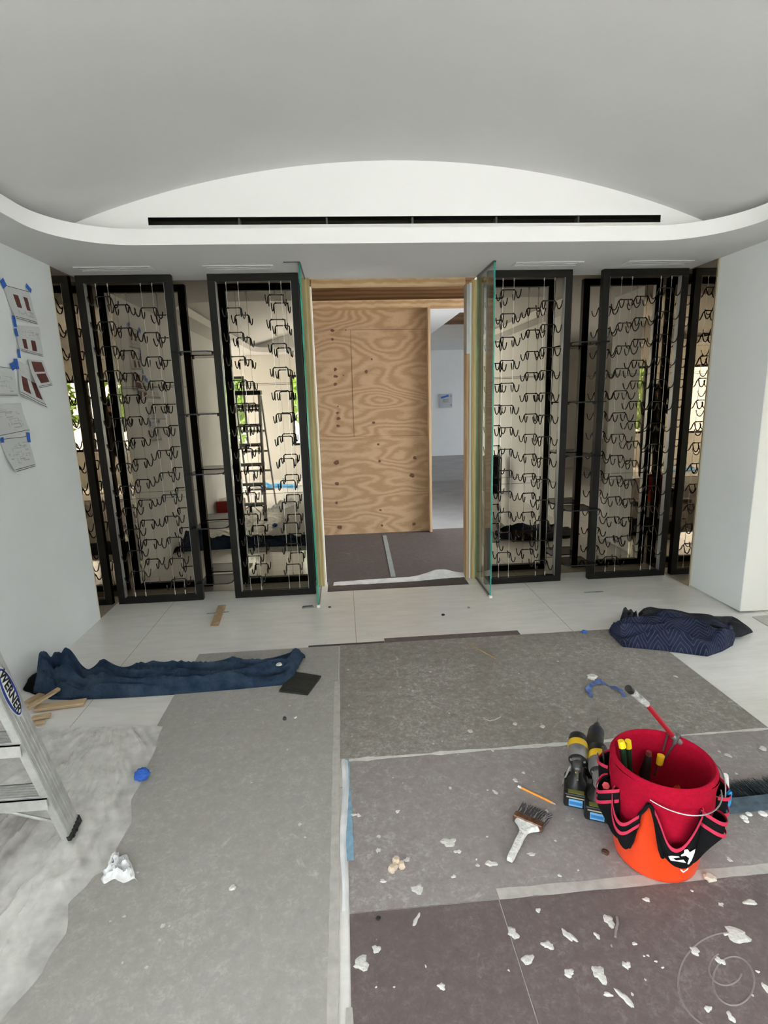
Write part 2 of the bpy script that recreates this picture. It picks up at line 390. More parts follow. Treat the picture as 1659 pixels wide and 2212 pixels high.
struct('wall_niche_back_left', B((XL, YM+.012, 0), (-.285, YM+.10, ZC)), WALL)
struct('wall_niche_back_right', B((1.135, YM+.012, 0), (XR, YM+.10, ZC)), WALL)
# rear wall with openings
def wall_with_holes(name, axis, c0, c1, u0, u1, z0, z1, holes, M):
    mb = MB(); us = sorted({u0, u1, *[h[0] for h in holes], *[h[1] for h in holes]}); zs = sorted({z0, z1, *[h[2] for h in holes], *[h[3] for h in holes]})
    for i in range(len(us)-1):
        for j in range(len(zs)-1):
            cu, cz = (us[i]+us[i+1])/2, (zs[j]+zs[j+1])/2
            if any(h[0] < cu < h[1] and h[2] < cz < h[3] for h in holes): continue
            if axis == 'y': mb.box((us[i], c0, zs[j]), (us[i+1], c1, zs[j+1]))
            else: mb.box((c0, us[i], zs[j]), (c1, us[i+1], zs[j+1]))
    return struct(name, mb, M)
WIN = [(-2.75, -1.98, .66, 2.15), (-1.05, -.52, .69, 2.15), (.56, 1.32, .70, 2.15), (1.47, 2.45, .70, 2.15), (-.40, .46, .06, 2.35)]  # last opening is invented, out of view, to add light from behind
wall_with_holes('wall_back', 'y', -2.62, -2.47, -3.7, 2.86, 0, ZC, WIN, WALLW)
WL = [(-2.2, -.1, .3, 2.3)]
wall_with_holes('wall_left_far', 'x', -3.85, -3.7, -2.62, .2, 0, ZC, WL, WALLW)
WR = [(1.3, 2.3, .8, 2.0)]
wall_with_holes('wall_right_far', 'x', 5.3, 5.45, -2.62, 3.61, 0, ZC, WR, WALLW)
struct('wall_back_right', B((2.862, -2.62, 0), (5.3, -2.47, ZC)), WALLW)
def window(i, axis, c, u0, u1, z0, z1, mull=()):
    o = thing('window_%d' % i, '', '', (u0, c, z0) if axis == 'y' else (c, u0, z0)); del o['label']; del o['category']; o['kind'] = 'structure'
    w = .05; mb = MB()
    def bar(a0, a1, b0, b1):
        if axis == 'y': mb.box((a0, c-.03, b0), (a1, c+.03, b1))
        else: mb.box((c-.03, a0, b0), (c+.03, a1, b1))
    bar(u0, u1, z0, z0+w); bar(u0, u1, z1-w, z1); bar(u0, u0+w, z0+w, z1-w); bar(u1-w, u1, z0+w, z1-w)
    for q in mull: bar(q-.025, q+.025, z0+w, z1-w)
    mb.build('window_frame', SILL, o)
    g = MB()
    if axis == 'y': g.box((u0+w, c-.004, z0+w), (u1-w, c+.004, z1-w))
    else: g.box((c-.004, u0+w, z0+w), (c+.004, u1-w, z1-w))
    g.build('pane', WGLASS, o)
for i, h in enumerate(WIN): window(i+1, 'y', -2.56, *h)
window(6, 'x', -3.79, *WL[0], mull=(-1.15,))
window(7, 'x', 5.38, *WR[0], mull=(1.8,))
for h in WIN: portal(((h[0]+h[1])/2, -2.63, (h[2]+h[3])/2), h[1]-h[0], h[3]-h[2], (0, 1, 0))
portal((-3.86, -1.15, 1.3), 2.1, 2.0, (1, 0, 0)); portal((5.46, 1.8, 1.4), 1.0, 1.2, (-1, 0, 0))

# ceiling: soffit with rounded tray opening, lip, cove ledge, arch walls, barrel vault
def rrect(x0, x1, y0, y1, r, n=14):
    p = []
    for cx, cy, a in ((x1-r, y1-r, 0), (x0+r, y1-r, PI/2), (x0+r, y0+r, PI), (x1-r, y0+r, 1.5*PI)):
        for k in range(n+1): t = a+PI/2*k/n; p.append((cx+r*math.cos(t), cy+r*math.sin(t)))
    return p
TX0, TX1, TY0, TY1 = -1.625, 2.487, -1.84, 3.603
ring = rrect(TX0, TX1, TY0, TY1, .43)
def outer_pt(p, X0, X1, Y0, Y1):
    cx, cy = (TX0+TX1)/2, (TY0+TY1)/2; dx, dy = p[0]-cx, p[1]-cy; t = 1e9
    if dx > 0: t = min(t, (X1-cx)/dx)
    if dx < 0: t = min(t, (X0-cx)/dx)
    if dy > 0: t = min(t, (Y1-cy)/dy)
    if dy < 0: t = min(t, (Y0-cy)/dy)
    return (cx+dx*t, cy+dy*t)
def ringmesh(rings, M, name, smooth=True):
    mb = MB(); n = len(rings[0]); vs = [p for r in rings for p in r]; fs = []
    for i in range(len(rings)-1):
        for k in range(n): fs.append((i*n+k, i*n+(k+1) % n, (i+1)*n+(k+1) % n, (i+1)*n+k))
    mb.add(vs, fs); return struct(name, mb, M, smooth=smooth)
X0, X1, Y0, Y1 = -3.8, 5.4, -2.6, 4.6
mb = MB(); nq = 14
for (cx, cy, k0) in ((TX1, TY1, 0), (TX0, TY1, 1), (TX0, TY0, 2), (TX1, TY0, 3)):
    arc = ring[k0*(nq+1):(k0+1)*(nq+1)]
    mb.add([(cx, cy, ZC)]+[(x, y, ZC) for x, y in arc], [(0, i+2, i+1) for i in range(nq)])
mb.add([(X0,TY1,ZC),(X1,TY1,ZC),(X1,Y1,ZC),(X0,Y1,ZC)], [(0,3,2,1)]); mb.add([(X0,Y0,ZC),(X1,Y0,ZC),(X1,TY0,ZC),(X0,TY0,ZC)], [(0,3,2,1)])
mb.add([(X0,TY0,ZC),(TX0,TY0,ZC),(TX0,TY1,ZC),(X0,TY1,ZC)], [(0,3,2,1)]); mb.add([(TX1,TY0,ZC),(X1,TY0,ZC),(X1,TY1,ZC),(TX1,TY1,ZC)], [(0,3,2,1)])
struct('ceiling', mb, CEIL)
LT = 2.641
def off(d): return rrect(TX0-d, TX1+d, TY0-d, TY1+d, .43+d)
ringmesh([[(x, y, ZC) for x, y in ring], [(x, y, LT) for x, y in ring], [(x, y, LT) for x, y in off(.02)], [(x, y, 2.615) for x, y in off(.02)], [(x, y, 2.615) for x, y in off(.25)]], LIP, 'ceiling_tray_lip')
VR, VX, VZ = 5.90, .42, 3.05
def vz(x): return VZ-(VR-math.sqrt(VR*VR-(x-VX)**2))
VX0, VX1, VY0, VY1 = -1.80, 2.64, -1.96, 3.705
struct('ceiling_vault', MB().grid(lambda u, v: (VX0+(VX1-VX0)*u, VY0+(VY1-VY0)*v, vz(VX0+(VX1-VX0)*u)), 64, 4), CEIL, smooth=True)
SX0, SX1, SZ0, SZ1 = -1.135, 2.14, 2.688, 2.732
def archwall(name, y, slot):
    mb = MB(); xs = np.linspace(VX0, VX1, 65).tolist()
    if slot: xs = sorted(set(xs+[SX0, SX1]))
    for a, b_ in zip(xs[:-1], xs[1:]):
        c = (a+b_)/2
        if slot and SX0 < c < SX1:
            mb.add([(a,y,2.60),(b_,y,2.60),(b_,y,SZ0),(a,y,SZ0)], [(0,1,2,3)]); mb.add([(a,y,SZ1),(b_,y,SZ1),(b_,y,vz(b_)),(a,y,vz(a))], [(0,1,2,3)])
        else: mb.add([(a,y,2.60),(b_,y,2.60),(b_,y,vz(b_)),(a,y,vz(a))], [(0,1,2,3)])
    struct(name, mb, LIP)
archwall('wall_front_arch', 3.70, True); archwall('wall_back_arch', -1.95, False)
struct('ceiling_roof_slab', B((-4, -2.7, 3.2), (5.6, 4.6, 3.3)), CEIL)
t = thing('slot_vent', 'long black linear air slot in the white arch wall above the cabinets', 'vent', ((SX0+SX1)/2, 3.70, SZ0))
mb = MB(); mb.box((SX0, 3.78, SZ0-.01), (SX1, 3.80, SZ1+.01)); mb.box((SX0, 3.705, SZ0-.012), (SX1, 3.78, SZ0)); mb.box((SX0, 3.705, SZ1), (SX1, 3.78, SZ1+.012))
mb.box((SX0-.012, 3.705, SZ0-.012), (SX0, 3.78, SZ1+.012)); mb.box((SX1, 3.705, SZ0-.012), (SX1+.012, 3.78, SZ1+.012)); mb.build('slot_housing', BLACK, t)
for k in range(1, 6):
    x = SX0+(SX1-SX0)*k/6; B((x-.006, 3.72, SZ0), (x+.006, 3.775, SZ1)).build('divider', DKMET, t)

# soffit slot diffusers
VENT = mat('vent_paint', (.60, .60, .595), .6)
VL = [(-1.80, -1.285, 'above the far left wine rack'), (-.93, -.44, 'above the second wine rack from the left'),
      (1.31, 1.82, 'above the third wine rack, right of the open doorway'), (2.165, 2.67, 'above the far right wine rack')]
for a, b_, w in VL:
    t = thing('ceiling_vent', 'slim white linear ceiling diffuser ' + w, 'vent', ((a+b_)/2, 4.17, ZC), 'ceiling diffusers above the wine racks')
    mb = MB(); z0, z1 = ZC-.006, ZC
    mb.box((a, 4.115, z0), (b_, 4.130, z1)); mb.box((a, 4.215, z0), (b_, 4.230, z1)); mb.box((a, 4.130, z0), (a+.02, 4.215, z1)); mb.box((b_-.02, 4.130, z0), (b_, 4.215, z1))
    mb.build('vent_frame', VENT, t)
    B((a+.02, 4.130, ZC-.001), (b_-.02, 4.215, ZC-.0002)).build('vent_slot', BLACK, t)
    B((a+.02, 4.160, z0), (b_-.02, 4.190, ZC-.001)).build('blade', VENT, t)

# ------------------------------------------------------------------ mirrors lining the niche
MG = 'bronze mirror panels lining the cabinet niche'
tag(B((XL-.010, YM, .003), (-.29, YM+.010, ZC-.003)).build('mirror_panel', MIR), 'bronze tinted mirror on the back of the niche left of the doorway', 'mirror', MG)
tag(B((1.14, YM, .003), (XR-.003, YM+.010, ZC-.003)).build('mirror_panel', MIR), 'bronze tinted mirror on the back of the niche right of the doorway', 'mirror', MG)
tag(B((XL-.010, YN+.014, .003), (XL, YM-.001, ZC-.003)).build('mirror_panel', MIR), 'narrow bronze mirror on the left side of the niche, beside the far left rack', 'mirror', MG)
tag(B((XR-.012, YN+.014, .003), (XR-.002, YM-.001, ZC-.003)).build('mirror_panel', MIR), 'narrow bronze mirror on the right side of the niche, beside the far right rack', 'mirror', MG)
struct('trim_1', B((XL-.012, YN, .0), (XL, YN+.012, ZC)), DRYW)
struct('trim_2', B((XR, YN, .0), (XR+.006, YN+.012, ZC)), DRYW)

# ------------------------------------------------------------------ wine racks
def omega():
    pk = -.008
    a = [(y*1.12, pk+z*1.15) for y, z in ((0, 0), (.010, -.010), (.020, -.032), (.034, -.049), (.054, -.054), (.073, -.046), (.087, -.027), (.093, -.006))]
    return [(-y, z) for y, z in reversed(a)] + a[1:]
hk = MB()
pth = [(-.056, 0, -.010), (-.052, 0, -.003), (-.044, 0, 0), (.044, 0, 0), (.052, 0, -.003), (.056, 0, -.010)]
hk.tube(pth, .0044, 6)
for sx in (-.057, .057): hk.tube([(sx+(math.copysign(1, sx))*abs(y)*.10, y, z) for y, z in omega()], .0044, 6)
for sx in (-.043, .043): hk.tube([(sx, -.006, 0), (sx, .006, 0)], .0065, 8)
HOOK = bpy.data.meshes.new('bottle_hook'); HOOK.from_pydata([v[:] for v in hk.v], [], hk.f); HOOK.materials.append(HOOKM)
HOOK.polygons.foreach_set('use_smooth', [True]*len(HOOK.polygons))
FW = .055; FY0, FY1, CY = 4.36, 4.41, 4.385
RACKS = [(-1.905, -1.22, (-1.774, -1.689), (-1.452, -1.369), 2.404, 2.321, 'tall black steel wine rack at the far left end of the niche'),
         (-.958, -.286, (-.828, -.739), (-.506, -.419), 2.310, 2.399, 'tall black steel wine rack just left of the open doorway'),
         (1.17, 1.843, (1.295, 1.383), (1.624, 1.709), 2.410, 2.324, 'tall black steel wine rack just right of the open doorway'),
         (2.09, 2.79, (2.253, 2.340), (2.577, 2.665), 2.324, 2.407, 'tall black steel wine rack at the far right end of the niche')]
for x0, x1, ca, cb, za, zb, lab in RACKS:
    t = thing('wine_rack', lab, 'wine rack', ((x0+x1)/2, CY, 0), 'black steel wine racks')
    B((x0, FY0, ZC-FW), (x1, FY1, ZC-.001)).build('top_rail', BLACK, t, bevel=.003)
    B((x0, FY0, .002), (x1, FY1, FW)).build('bottom_rail', BLACK, t, bevel=.003)
    for q in (x0, x1-FW):
        p = B((q, FY0, FW), (q+FW, FY1, ZC-FW)).build('upright', BLACK, t)
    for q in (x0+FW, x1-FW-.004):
        B((q, FY0+.004, FW), (q+.004, FY1-.004, ZC-FW)).build('lit_edge_strip', GRMET, t)  # grey strip stands in for light on the upright's inner side
    for c in (*ca, *cb):
        cb_ = MB().tube([(c, CY, FW), (c, CY, ZC-FW)], .0017, 5).build('cable', STEEL, t)
        MB().tube([(c, CY, FW), (c, CY, FW+.035)], .0045, 8).build('cable_end', STEEL, cb_); MB().tube([(c, CY, ZC-FW-.02), (c, CY, ZC-FW)], .0045, 8).build('cable_end', STEEL, cb_)
    for z in (1.748, .875):
        MB().tube([(x0+FW, CY+.004, z), (x1-FW, CY+.004, z)], .0016, 5).build('stabiliser_wire', HOOKM, t)
    for c, zt in ((ca, za), (cb, zb)):
        for k in range(13):
            o = bpy.data.objects.new('bottle_hook', HOOK); COL.objects.link(o); o.parent = t
            o.location = Vector(((c[0]+c[1])/2, CY, zt-.1777*k))-t.location

# smoked glass shelves
SHL = [1.99, 1.528, 1.066, .63, .165]
NM = ['topmost', 'second from the top', 'middle', 'second from the bottom', 'lowest']
for side, xa, xb in (('left', -1.245, -.958), ('right', 1.843, 2.125)):
    zs = SHL if side == 'left' else [at(1250, p, 1, 4.28)[2] for p in (739, 869, 986, 1103, 1221)]
    for k, z in enumerate(zs):
        ya, yb, c = 4.27, 4.52, .03
        if side == 'left': pts = [(xa, ya), (xb-c, ya), (xb, ya+c), (xb, yb), (xa, yb), (xa, 4.5)][:5]
        else: pts = [(xa, ya+c), (xa+c, ya), (xb, ya), (xb, yb), (xa, yb)]
        # the shelf is notched around the outer rack upright
        if side == 'left': pts = [(xa, ya), (xb-c, ya), (xb, ya+c), (xb, yb), (-1.218, yb), (-1.218, FY0-.002), (xa, FY0-.002)]
        else: pts = [(xa, yb), (xa, ya+c), (xa+c, ya), (xb, ya), (xb, FY0-.002), (2.088, FY0-.002), (2.088, yb)]
        mb = MB(); n = len(pts); mb.prism(pts, z-.005, z+.005)
        for i in range(len(mb.m)): mb.m[i] = 0 if i < 2 else 1
        t = thing('glass_shelf', 'smoked glass shelf, %s of the five between the two %s racks' % (NM[k], side), 'shelf', ((xa+xb)/2, 4.4, z), 'smoked glass shelves on the %s' % side)
        mb.build('glass_pane', [SMOKE, SMEDGE], t)
        for q in (xa+.005 if side == 'right' else -1.213, xb-.017 if side == 'left' else 2.071):
            B((q, 4.37, z-.020), (q+.012, 4.40, z-.005)).build('bracket', BLACK, t)

# glass fins either side of the doorway
for x, y1, lab in ((-.252, 4.545, 'clear frameless glass panel with green edge left of the doorway'), (1.136, 4.545, 'clear frameless glass panel with green edge right of the doorway')):
    t = thing('doorway_glass_screen', lab, 'glass screen', (x, 4.3, 0), 'frameless glass panels at the doorway')
    mb = MB().box((x-.006, 4.06, .012), (x+.006, y1, ZC-.006)); mb.m = [1, 1, 1, 0, 1, 0]
    mb.build('pane', [GLASS, GEDGE], t)
    B((x-.010, 4.06, ZC-.012), (x+.010, y1, ZC-.001)).build('top_channel', DKMET, t)
    B((x-.010, 4.06, .001), (x+.010, y1, .012)).build('bottom_channel', GRMET, t)
    B((x-.012, 4.045, .0015), (x+.012, 4.07, .02)).build('corner_clip', WHITE, t)

# ------------------------------------------------------------------ doorway and rough framing
def tl(name, label, cat, mb, M, group=None, **k): return tag(mb.build(name, M, **k), label, cat, group)
tl('wall_stud', 'yellow rough stud with nail holes left of the doorway, behind the glass', 'stud', B((-.284, YM-.012, 0), (-.215, YM+.10, ZC)), OSBY)
tl('drywall_strip', 'thin pale drywall edge on the left side of the doorway', 'drywall', B((-.214, YM+.005, 0), (-.203, YM+.102, 2.49)), WALLW)
tl('metal_stud', 'grey galvanised stud at the upper right jamb of the doorway', 'stud', B((1.047, YM-.01, 1.95), (1.072, YM+.10, ZC-.06)), GRMET)
tl('wall_stud', 'brown pine stud at the lower right jamb of the doorway', 'stud', B((1.047, YM-.01, 0), (1.072, YM+.10, 1.948)), PINEV)
tl('drywall_strip', 'white drywall edge between the two studs right of the doorway', 'drywall', B((1.074, YM, 0), (1.090, YM+.10, ZC-.05)), WALL)
tl('wall_stud', 'yellow rough stud with nail holes right of the doorway, behind the glass', 'stud', B((1.092, YM-.012, 0), (1.131, YM+.10, ZC-.03)), OSBY)
hd = thing('door_header', 'long pine header strip across the top of the rough doorway', 'lumber', (.42, 4.62, 2.5))
B((-.202, 4.60, 2.495), (1.046, 4.66, ZC)).build('strip', PINE, hd)
struct('wall_corridor_left', B((-1.3, 4.67, 0), (-1.2, 6.4, 2.95)), WALL)
struct('wall_above_doorway', B((-3, 4.665, 2.56), (4, 4.72, 3.0)), PLYB)
struct('ceiling_corridor', B((-1.3, 4.665, 2.92), (5, 6.55, 3.0)), PLYB)
# plywood partition
pt = thing('plywood_partition', 'raw plywood partition with swirling grain and dark knots, closing the corridor', 'partition', (.38, 6.41, 0))
a = at(925, 668, 1, 6.4); zt = 2.60
mb = B((-1.2, 6.40, -.001), (1.005, 6.42, zt))
knots = [(718,714,9,5),(718,733,6,5),(724,798,7,7),(725,813,9,6),(724,830,7,7),(730,878,3,3),(729,892,7,5),(731,904,9,6),(730,920,8,6),(791,803,7,7),(807,913,7,6),(727,999,12,10),(890,1027,11,10),(896,989,8,8),(820,996,6,6),(728,1045,9,9),(727,1086,6,6),(822,1102,6,5),(825,1135,6,5),(734,1139,11,10),(894,1132,8,8),(817,960,6,4),(747,713,3,3),(742,811,3,3),(803,776,4,4)]
for kx, ky, w, h in knots:
    c = at(kx, ky, 1, 6.399); sc = 6.3/FPX
    pts = [(c.x+math.cos(q)*w*sc*.5*(1+.15*math.sin(3*q+kx)), 6.3985, c.z+math.sin(q)*h*sc*.5*(1+.2*math.sin(2*q+ky))) for q in [2*PI*i/14 for i in range(14)]]
    mb.add(pts, [tuple(range(14))], 1)
def seam(pa, pb, w=.004):
    a, b_ = at(*pa, 1, 6.399), at(*pb, 1, 6.399)
    mb.obox((a.x, 6.3988, a.z), (b_.x, 6.3988, b_.z), .001, w, up=(0, 0, 1) if abs(a.x-b_.x) > abs(a.z-b_.z) else (1, 0, 0), mi=1)
seam((676, 713), (925, 711), .003); seam((757, 713), (765, 944), .004); seam((688, 944), (928, 940), .003)
mb.build('plywood_sheet', [PLY, KNOT], pt)
B((1.005, 6.30, .004), (1.035, 6.44, zt)).build('end_stud', PINEV, pt)
tl('wood_beam', 'light pine beam resting along the top of the plywood partition', 'lumber', B((-1.2, 6.28, zt-.01), (3.2, 6.399, 2.675)), PINE)
tl('plywood_panel', 'dark brown plywood panel above the pine beam, at the corridor top', 'plywood', B((-1.2, 6.405, 2.676), (3.2, 6.43, 2.919)), PLYB)
# room beyond
struct('wall_far', B((1.0, 15.0, 0), (9, 15.1, 3.2)), WALL)
struct('wall_far_left', B((.90, 6.45, 0), (1.0, 15.0, 3.2)), WALL)
mb = MB().box((1.0, 6.45, 2.62), (1.5, 9.7, 2.9)).box((1.5, 6.45, 2.62), (9, 6.9, 2.9)).box((1.0, 9.7, 2.62), (9, 10.6, 2.9)).box((1.0, 10.6, 2.86), (9, 15, 2.9))
struct('ceiling_far', mb, CEIL)
tl('timber_ceiling_panel', 'dark timber recess in the ceiling of the room beyond the doorway', 'ceiling panel', B((1.5, 6.9, 2.84), (9, 9.7, 2.88)), PLYB)
wall_with_holes('wall_far_right', 'x', 9, 9.1, 6.45, 15.1, 0, 3.2, [(11, 13.2, .1, 2.2)], WALL)
wall_with_holes('wall_corridor_front', 'y', 6.45, 6.5, 3.2, 9, 0, 3.2, [], WALL)
portal((9.12, 12.1, 1.15), 2.2, 2.1, (-1, 0, 0))
window(8, 'x', 9.05, 11, 13.2, .1, 2.2, mull=(12.0,))
c0, c1 = at(948, 851, 1, 14.98), at(977, 880, 1, 14.98)
t = thing('electrical_panel', 'white flush wall panel seen through the doorway on the far wall', 'panel', ((c0.x+c1.x)/2, 14.98, c1.z))
B((c0.x, 14.97, c1.z), (c1.x, 15.0, c0.z)).build('cover_plate', mat('panel_plate', (.50, .53, .57), .5), t, bevel=.004)
w = c1.x-c0.x; h = c0.z-c1.z
B((c0.x+.28*w, 14.962, c1.z+.36*h), (c0.x+.72*w, 14.97, c1.z+.64*h)).build('inner_door', GRMET, t)
tl('blue_tape', 'blue tape strip stuck across the far wall panel', 'tape', MB().obox((c0.x+.15*w, 14.966, c1.z+.72*h), (c0.x+.72*w, 14.966, c1.z+.86*h), .004, .05), BLUET)
for kx, ky in ((.9, .18), (.9, .82)): B((c0.x+kx*w-.012, 14.964, c1.z+ky*h-.012), (c0.x+kx*w+.012, 14.97, c1.z+ky*h+.012)).build('screw', DKMET, t)

# ------------------------------------------------------------------ floor protection boards
RB1 = board_mat('fibre_board_grey', (.41, .395, .365), (.50, .485, .45), (.30, .29, .27), 1, .45)
RB2 = board_mat('fibre_board_brown_grey', (.34, .315, .285), (.56, .54, .50), (.16, .145, .13), 2, .9)
RB3 = board_mat('fibre_board_mid', (.34, .31, .305), (.46, .44, .42), (.22, .19, .19), 3, .9)
RB4 = board_mat('fibre_board_purple', (.175, .138, .133), (.245, .205, .20), (.105, .082, .08), 4, .8)
RB5 = board_mat('fibre_board_corridor', (.105, .085, .08), (.15, .13, .122), (.07, .055, .05), 5, .5)
TAPE = mat('grey_seam_tape', (.46, .44, .41), .7, var=.12, scale=30)
CHALK = mat('chalk_smear', (.25, .215, .21), .9)
def splat(mb, px, py, rx, ry=None, ang=0, mi=1, z=.0042):
    c = at(px, py); e = at(px+rx, py); f = at(px, py-(ry or rx)); a = (e-c).length
    b_ = (f-c).length*.9; n = 18; ph = [rnd.uniform(0, 6.28) for _ in range(4)]
    P = []
    for i in range(n):
        q = 2*PI*i/n; k = 1+.20*math.sin(2*q+ph[0])+.15*math.sin(3*q+ph[1])+.12*math.sin(5*q+ph[2])+rnd.uniform(-.1, .1)
        x, y = a*math.cos(q)*k, b_*math.sin(q)*k; P.append((c.x+x*math.cos(ang)-y*math.sin(ang), c.y+x*math.sin(ang)+y*math.cos(ang), z))
    inner = [(c.x+(p[0]-c.x)*.6, c.y+(p[1]-c.y)*.6, z+.0022) for p in P]
    mb.add(P+inner+[(c.x, c.y, z+.0026)], [(i, (i+1) % n, n+(i+1) % n, n+i) for i in range(n)]+[(n+i, n+(i+1) % n, 2*n) for i in range(n)], mi)
def c6(x, y): return (700+x/1.73, 1350+y/1.73)
SPL = [(140,1268,30,28,0),(195,1215,13,20,.3),(345,1105,8,28,-.6),(440,1355,16,14,0),(465,815,26,20,.4),(350,990,26,18,.5),(203,845,8,11,0),(310,880,12,10,0),(625,895,20,14,0),(220,960,12,9,.3),(835,1200,22,16,0),(915,1165,14,32,.5),(760,1255,24,20,0),(915,1305,20,16,0),(1030,1310,26,32,.3),(1065,1110,20,22,0),(1130,1275,14,17,0),(1125,1400,12,44,.4),(1385,1222,16,18,.6),(1545,1165,46,26,-.2),(1480,1260,15,15,0),(1205,1030,11,11,0),(1590,1040,26,10,.2),(705,1155,20,22,.5),(800,1070,11,8,0),(1020,1165,9,14,0),(1160,1195,8,8,0),(1515,880,9,8,0),(1435,1438,14,12,0),(1520,1470,13,18,0),(1650,1360,10,20,0),(1060,1385,16,10,0),(880,940,8,6,0),(775,860,16,7,0),(500,850,14,8,.2),(570,880,4,4,0),(715,583,10,8,0),(745,555,8,4,0),(275,700,9,6,0),(110,713,14,6,0),(130,715,8,7,0),(640,628,8,10,.3),(950,920,4,4,0),(485,943,10,7,0),(1210,1240,5,4,0),(1240,1262,6,4,0),(1265,1285,6,4,0),(1195,1242,4,3,0),(1375,998,6,4,0),(195,1358,4,4,0),(262,1358,4,4,0),(380,1280,3,6,0),(690,1295,4,4,0),(1500,1160,8,6,0),(1620,1300,7,5,0),(85,1235,8,14,0),(1510,490,8,10,.6),(545,398,6,4,0),(630,472,6,4,0),(1315,195,7,4,0)]
def in_board(b, p): return b[0] <= p.x <= b[1] and b[2] <= p.y <= b[3]
BO = [('protection_board', (-1.01, -.088, -.6, 2.885), RB1, 'long grey floor protection board left of the middle seam'),
      ('protection_board', (-1.00, -.088, 2.89, 3.345), RB1, 'short grey floor protection board ahead of the left one, up to the blue blanket'),
      ('protection_board', (-.083, 1.977, 2.170, 3.345), RB2, 'wide mottled brown-grey floor board between the doorway tiles and the bucket'),
      ('protection_board', (-.045, 1.977, 1.425, 2.165), RB3, 'floor protection board under the red tool bucket, pencil and paint brush'),
      ('protection_board', (-.045, .437, -.6, 1.420), RB4, 'plum-brown floor board with two plaster blobs, front centre of the room'),
      ('protection_board', (.441, 1.977, -.6, 1.420), RB4, 'plum-brown floor board with many plaster splats and chalk rings, front right')]
for k, (nm, b, M, lab) in enumerate(BO):
    mb = B((b[0], b[2], .0005), (b[1], b[3], .004))
    for s in SPL:
        px, py = c6(s[0], s[1]); p = at(px, py)
        if in_board(b, p): splat(mb, px, py, s[2]/1.73, s[3]/1.73, s[4], z=.0041)
    if k == 5:
        for (cx, cy, rx, ry, a0, a1) in ((1520, 1340, 195, 185, 1.3, 4.6), (1530, 1335, 75, 90, 0, 6.28), (1500, 1290, 60, 60, 2, 6)):
            for j in range(2):
                P = [at(*c6(cx+(rx+4*j)*math.cos(q), cy-(ry+3*j)*math.sin(q))) for q in np.linspace(a0, a1, 36)]
                P = [Vector((p.x, p.y, .0043)) for p in P if in_board((b[0]+.01, 1.95, -.5, b[3]-.01), p)]
                if len(P) > 3: mb.tube(P, .0011, 4, mi=2)
    if k == 3 or k == 5 or k == 2 or k == 0:
        for _ in range(16):
            p = Vector((rnd.uniform(max(b[0], -.9)+.05, b[1]-.1), rnd.uniform(max(b[2], 1.0)+.05, b[3]-.08), 0)); r = rnd.uniform(.003, .009)
            P = [(p.x+r*math.cos(q)*rnd.uniform(.5, 1.3), p.y+r*math.sin(q)*rnd.uniform(.5, 1.3), .0046) for q in [2*PI*i/9 for i in range(9)]]
            mb.add(P, [tuple(range(9))], 1)
    tag(mb.build(nm, [M, PLAS, CHALK]), lab, 'floor board', 'floor protection boards')
def tapestrip(name, pts, w, M, lab, cat='tape', group=None, z=.0048, wob=.002):
    mb = MB(); pts = [Vector(p) for p in pts]; P = []
    for i in range(len(pts)-1):
        n = max(2, int((pts[i+1]-pts[i]).length/.04))
        for k in range(n+(i == len(pts)-2)): P.append(pts[i].lerp(pts[i+1], k/n))
    vs = []; 
    for i, p in enumerate(P):
        d = (P[min(i+1, len(P)-1)]-P[max(0, i-1)]).normalized(); s_ = Vector((-d.y, d.x, 0))
        w2 = w/2+rnd.uniform(-wob, wob); zz = z+p.z
        vs += [(p.x+s_.x*w2, p.y+s_.y*w2, zz-.0006), (p.x-s_.x*w2, p.y-s_.y*w2, zz-.0006), (p.x+s_.x*w2, p.y+s_.y*w2, zz), (p.x-s_.x*w2, p.y-s_.y*w2, zz)]
    fs = []
    for i in range(len(P)-1):
        a = i*4; fs += [(a+2, a+3, a+7, a+6), (a, a+4, a+5, a+1), (a, a+2, a+6, a+4), (a+1, a+5, a+7, a+3)]
    fs += [(0, 1, 3, 2), (len(vs)-4, len(vs)-2, len(vs)-1, len(vs)-3)]
    mb.add(vs, fs); return tag(mb.build(name, M), lab, cat, group)
G = 'grey tape over the floor board seams'
tapestrip('seam_tape', [(-.094, -.5, 0), (-.094, 2.88, 0)], .032, TAPE, 'long grey seam tape running front to back beside the left floor board', group=G)
tapestrip('seam_tape', [(-.04, 2.167, 0), (.55, 2.170, 0), (1.25, 2.167, 0)], .02, mat('white_seam_tape', (.62, .61, .57), .7, var=.1, scale=30), 'crinkled white seam tape crossing behind the pencil and drills', group=G, wob=.006)
tapestrip('seam_tape', [(1.30, 2.166, 0), (1.975, 2.166, 0)], .014, mat('white_seam_tape', (.62, .61, .57)), 'thin white seam tape running right from behind the bucket', group=G, wob=.004)
tapestrip('seam_tape', [(.44, 1.440, 0), (1.97, 1.440, 0)], .038, TAPE, 'grey seam tape in front of the bucket toward the right', group=G)
tapestrip('seam_tape', [(-.05, 1.15, 0), (-.05, -.5, 0)], .02, TAPE, 'short grey seam tape along the left side of the plum-brown board', group=G)
tapestrip('blue_tape', [at(747, 1642), at(752, 1750), at(756, 1862)], .030, LBLUE, 'faded blue tape strip running front to back at the middle floor seam', z=.006)
mb = MB()
def filmgrid(u, v):
    p = at(737+3*math.sin(v*9)+u*14, 1645+v*330); return (p.x, p.y, .006+.008*math.sin(u*PI)+.004*noise.noise(Vector((u*2, v*14, 0))))
mb.grid(filmgrid, 5, 50)
tag(mb.build('plastic_film', FILMW, smooth=True), 'bunched white plastic film beside the faded blue tape strip', 'plastic film')
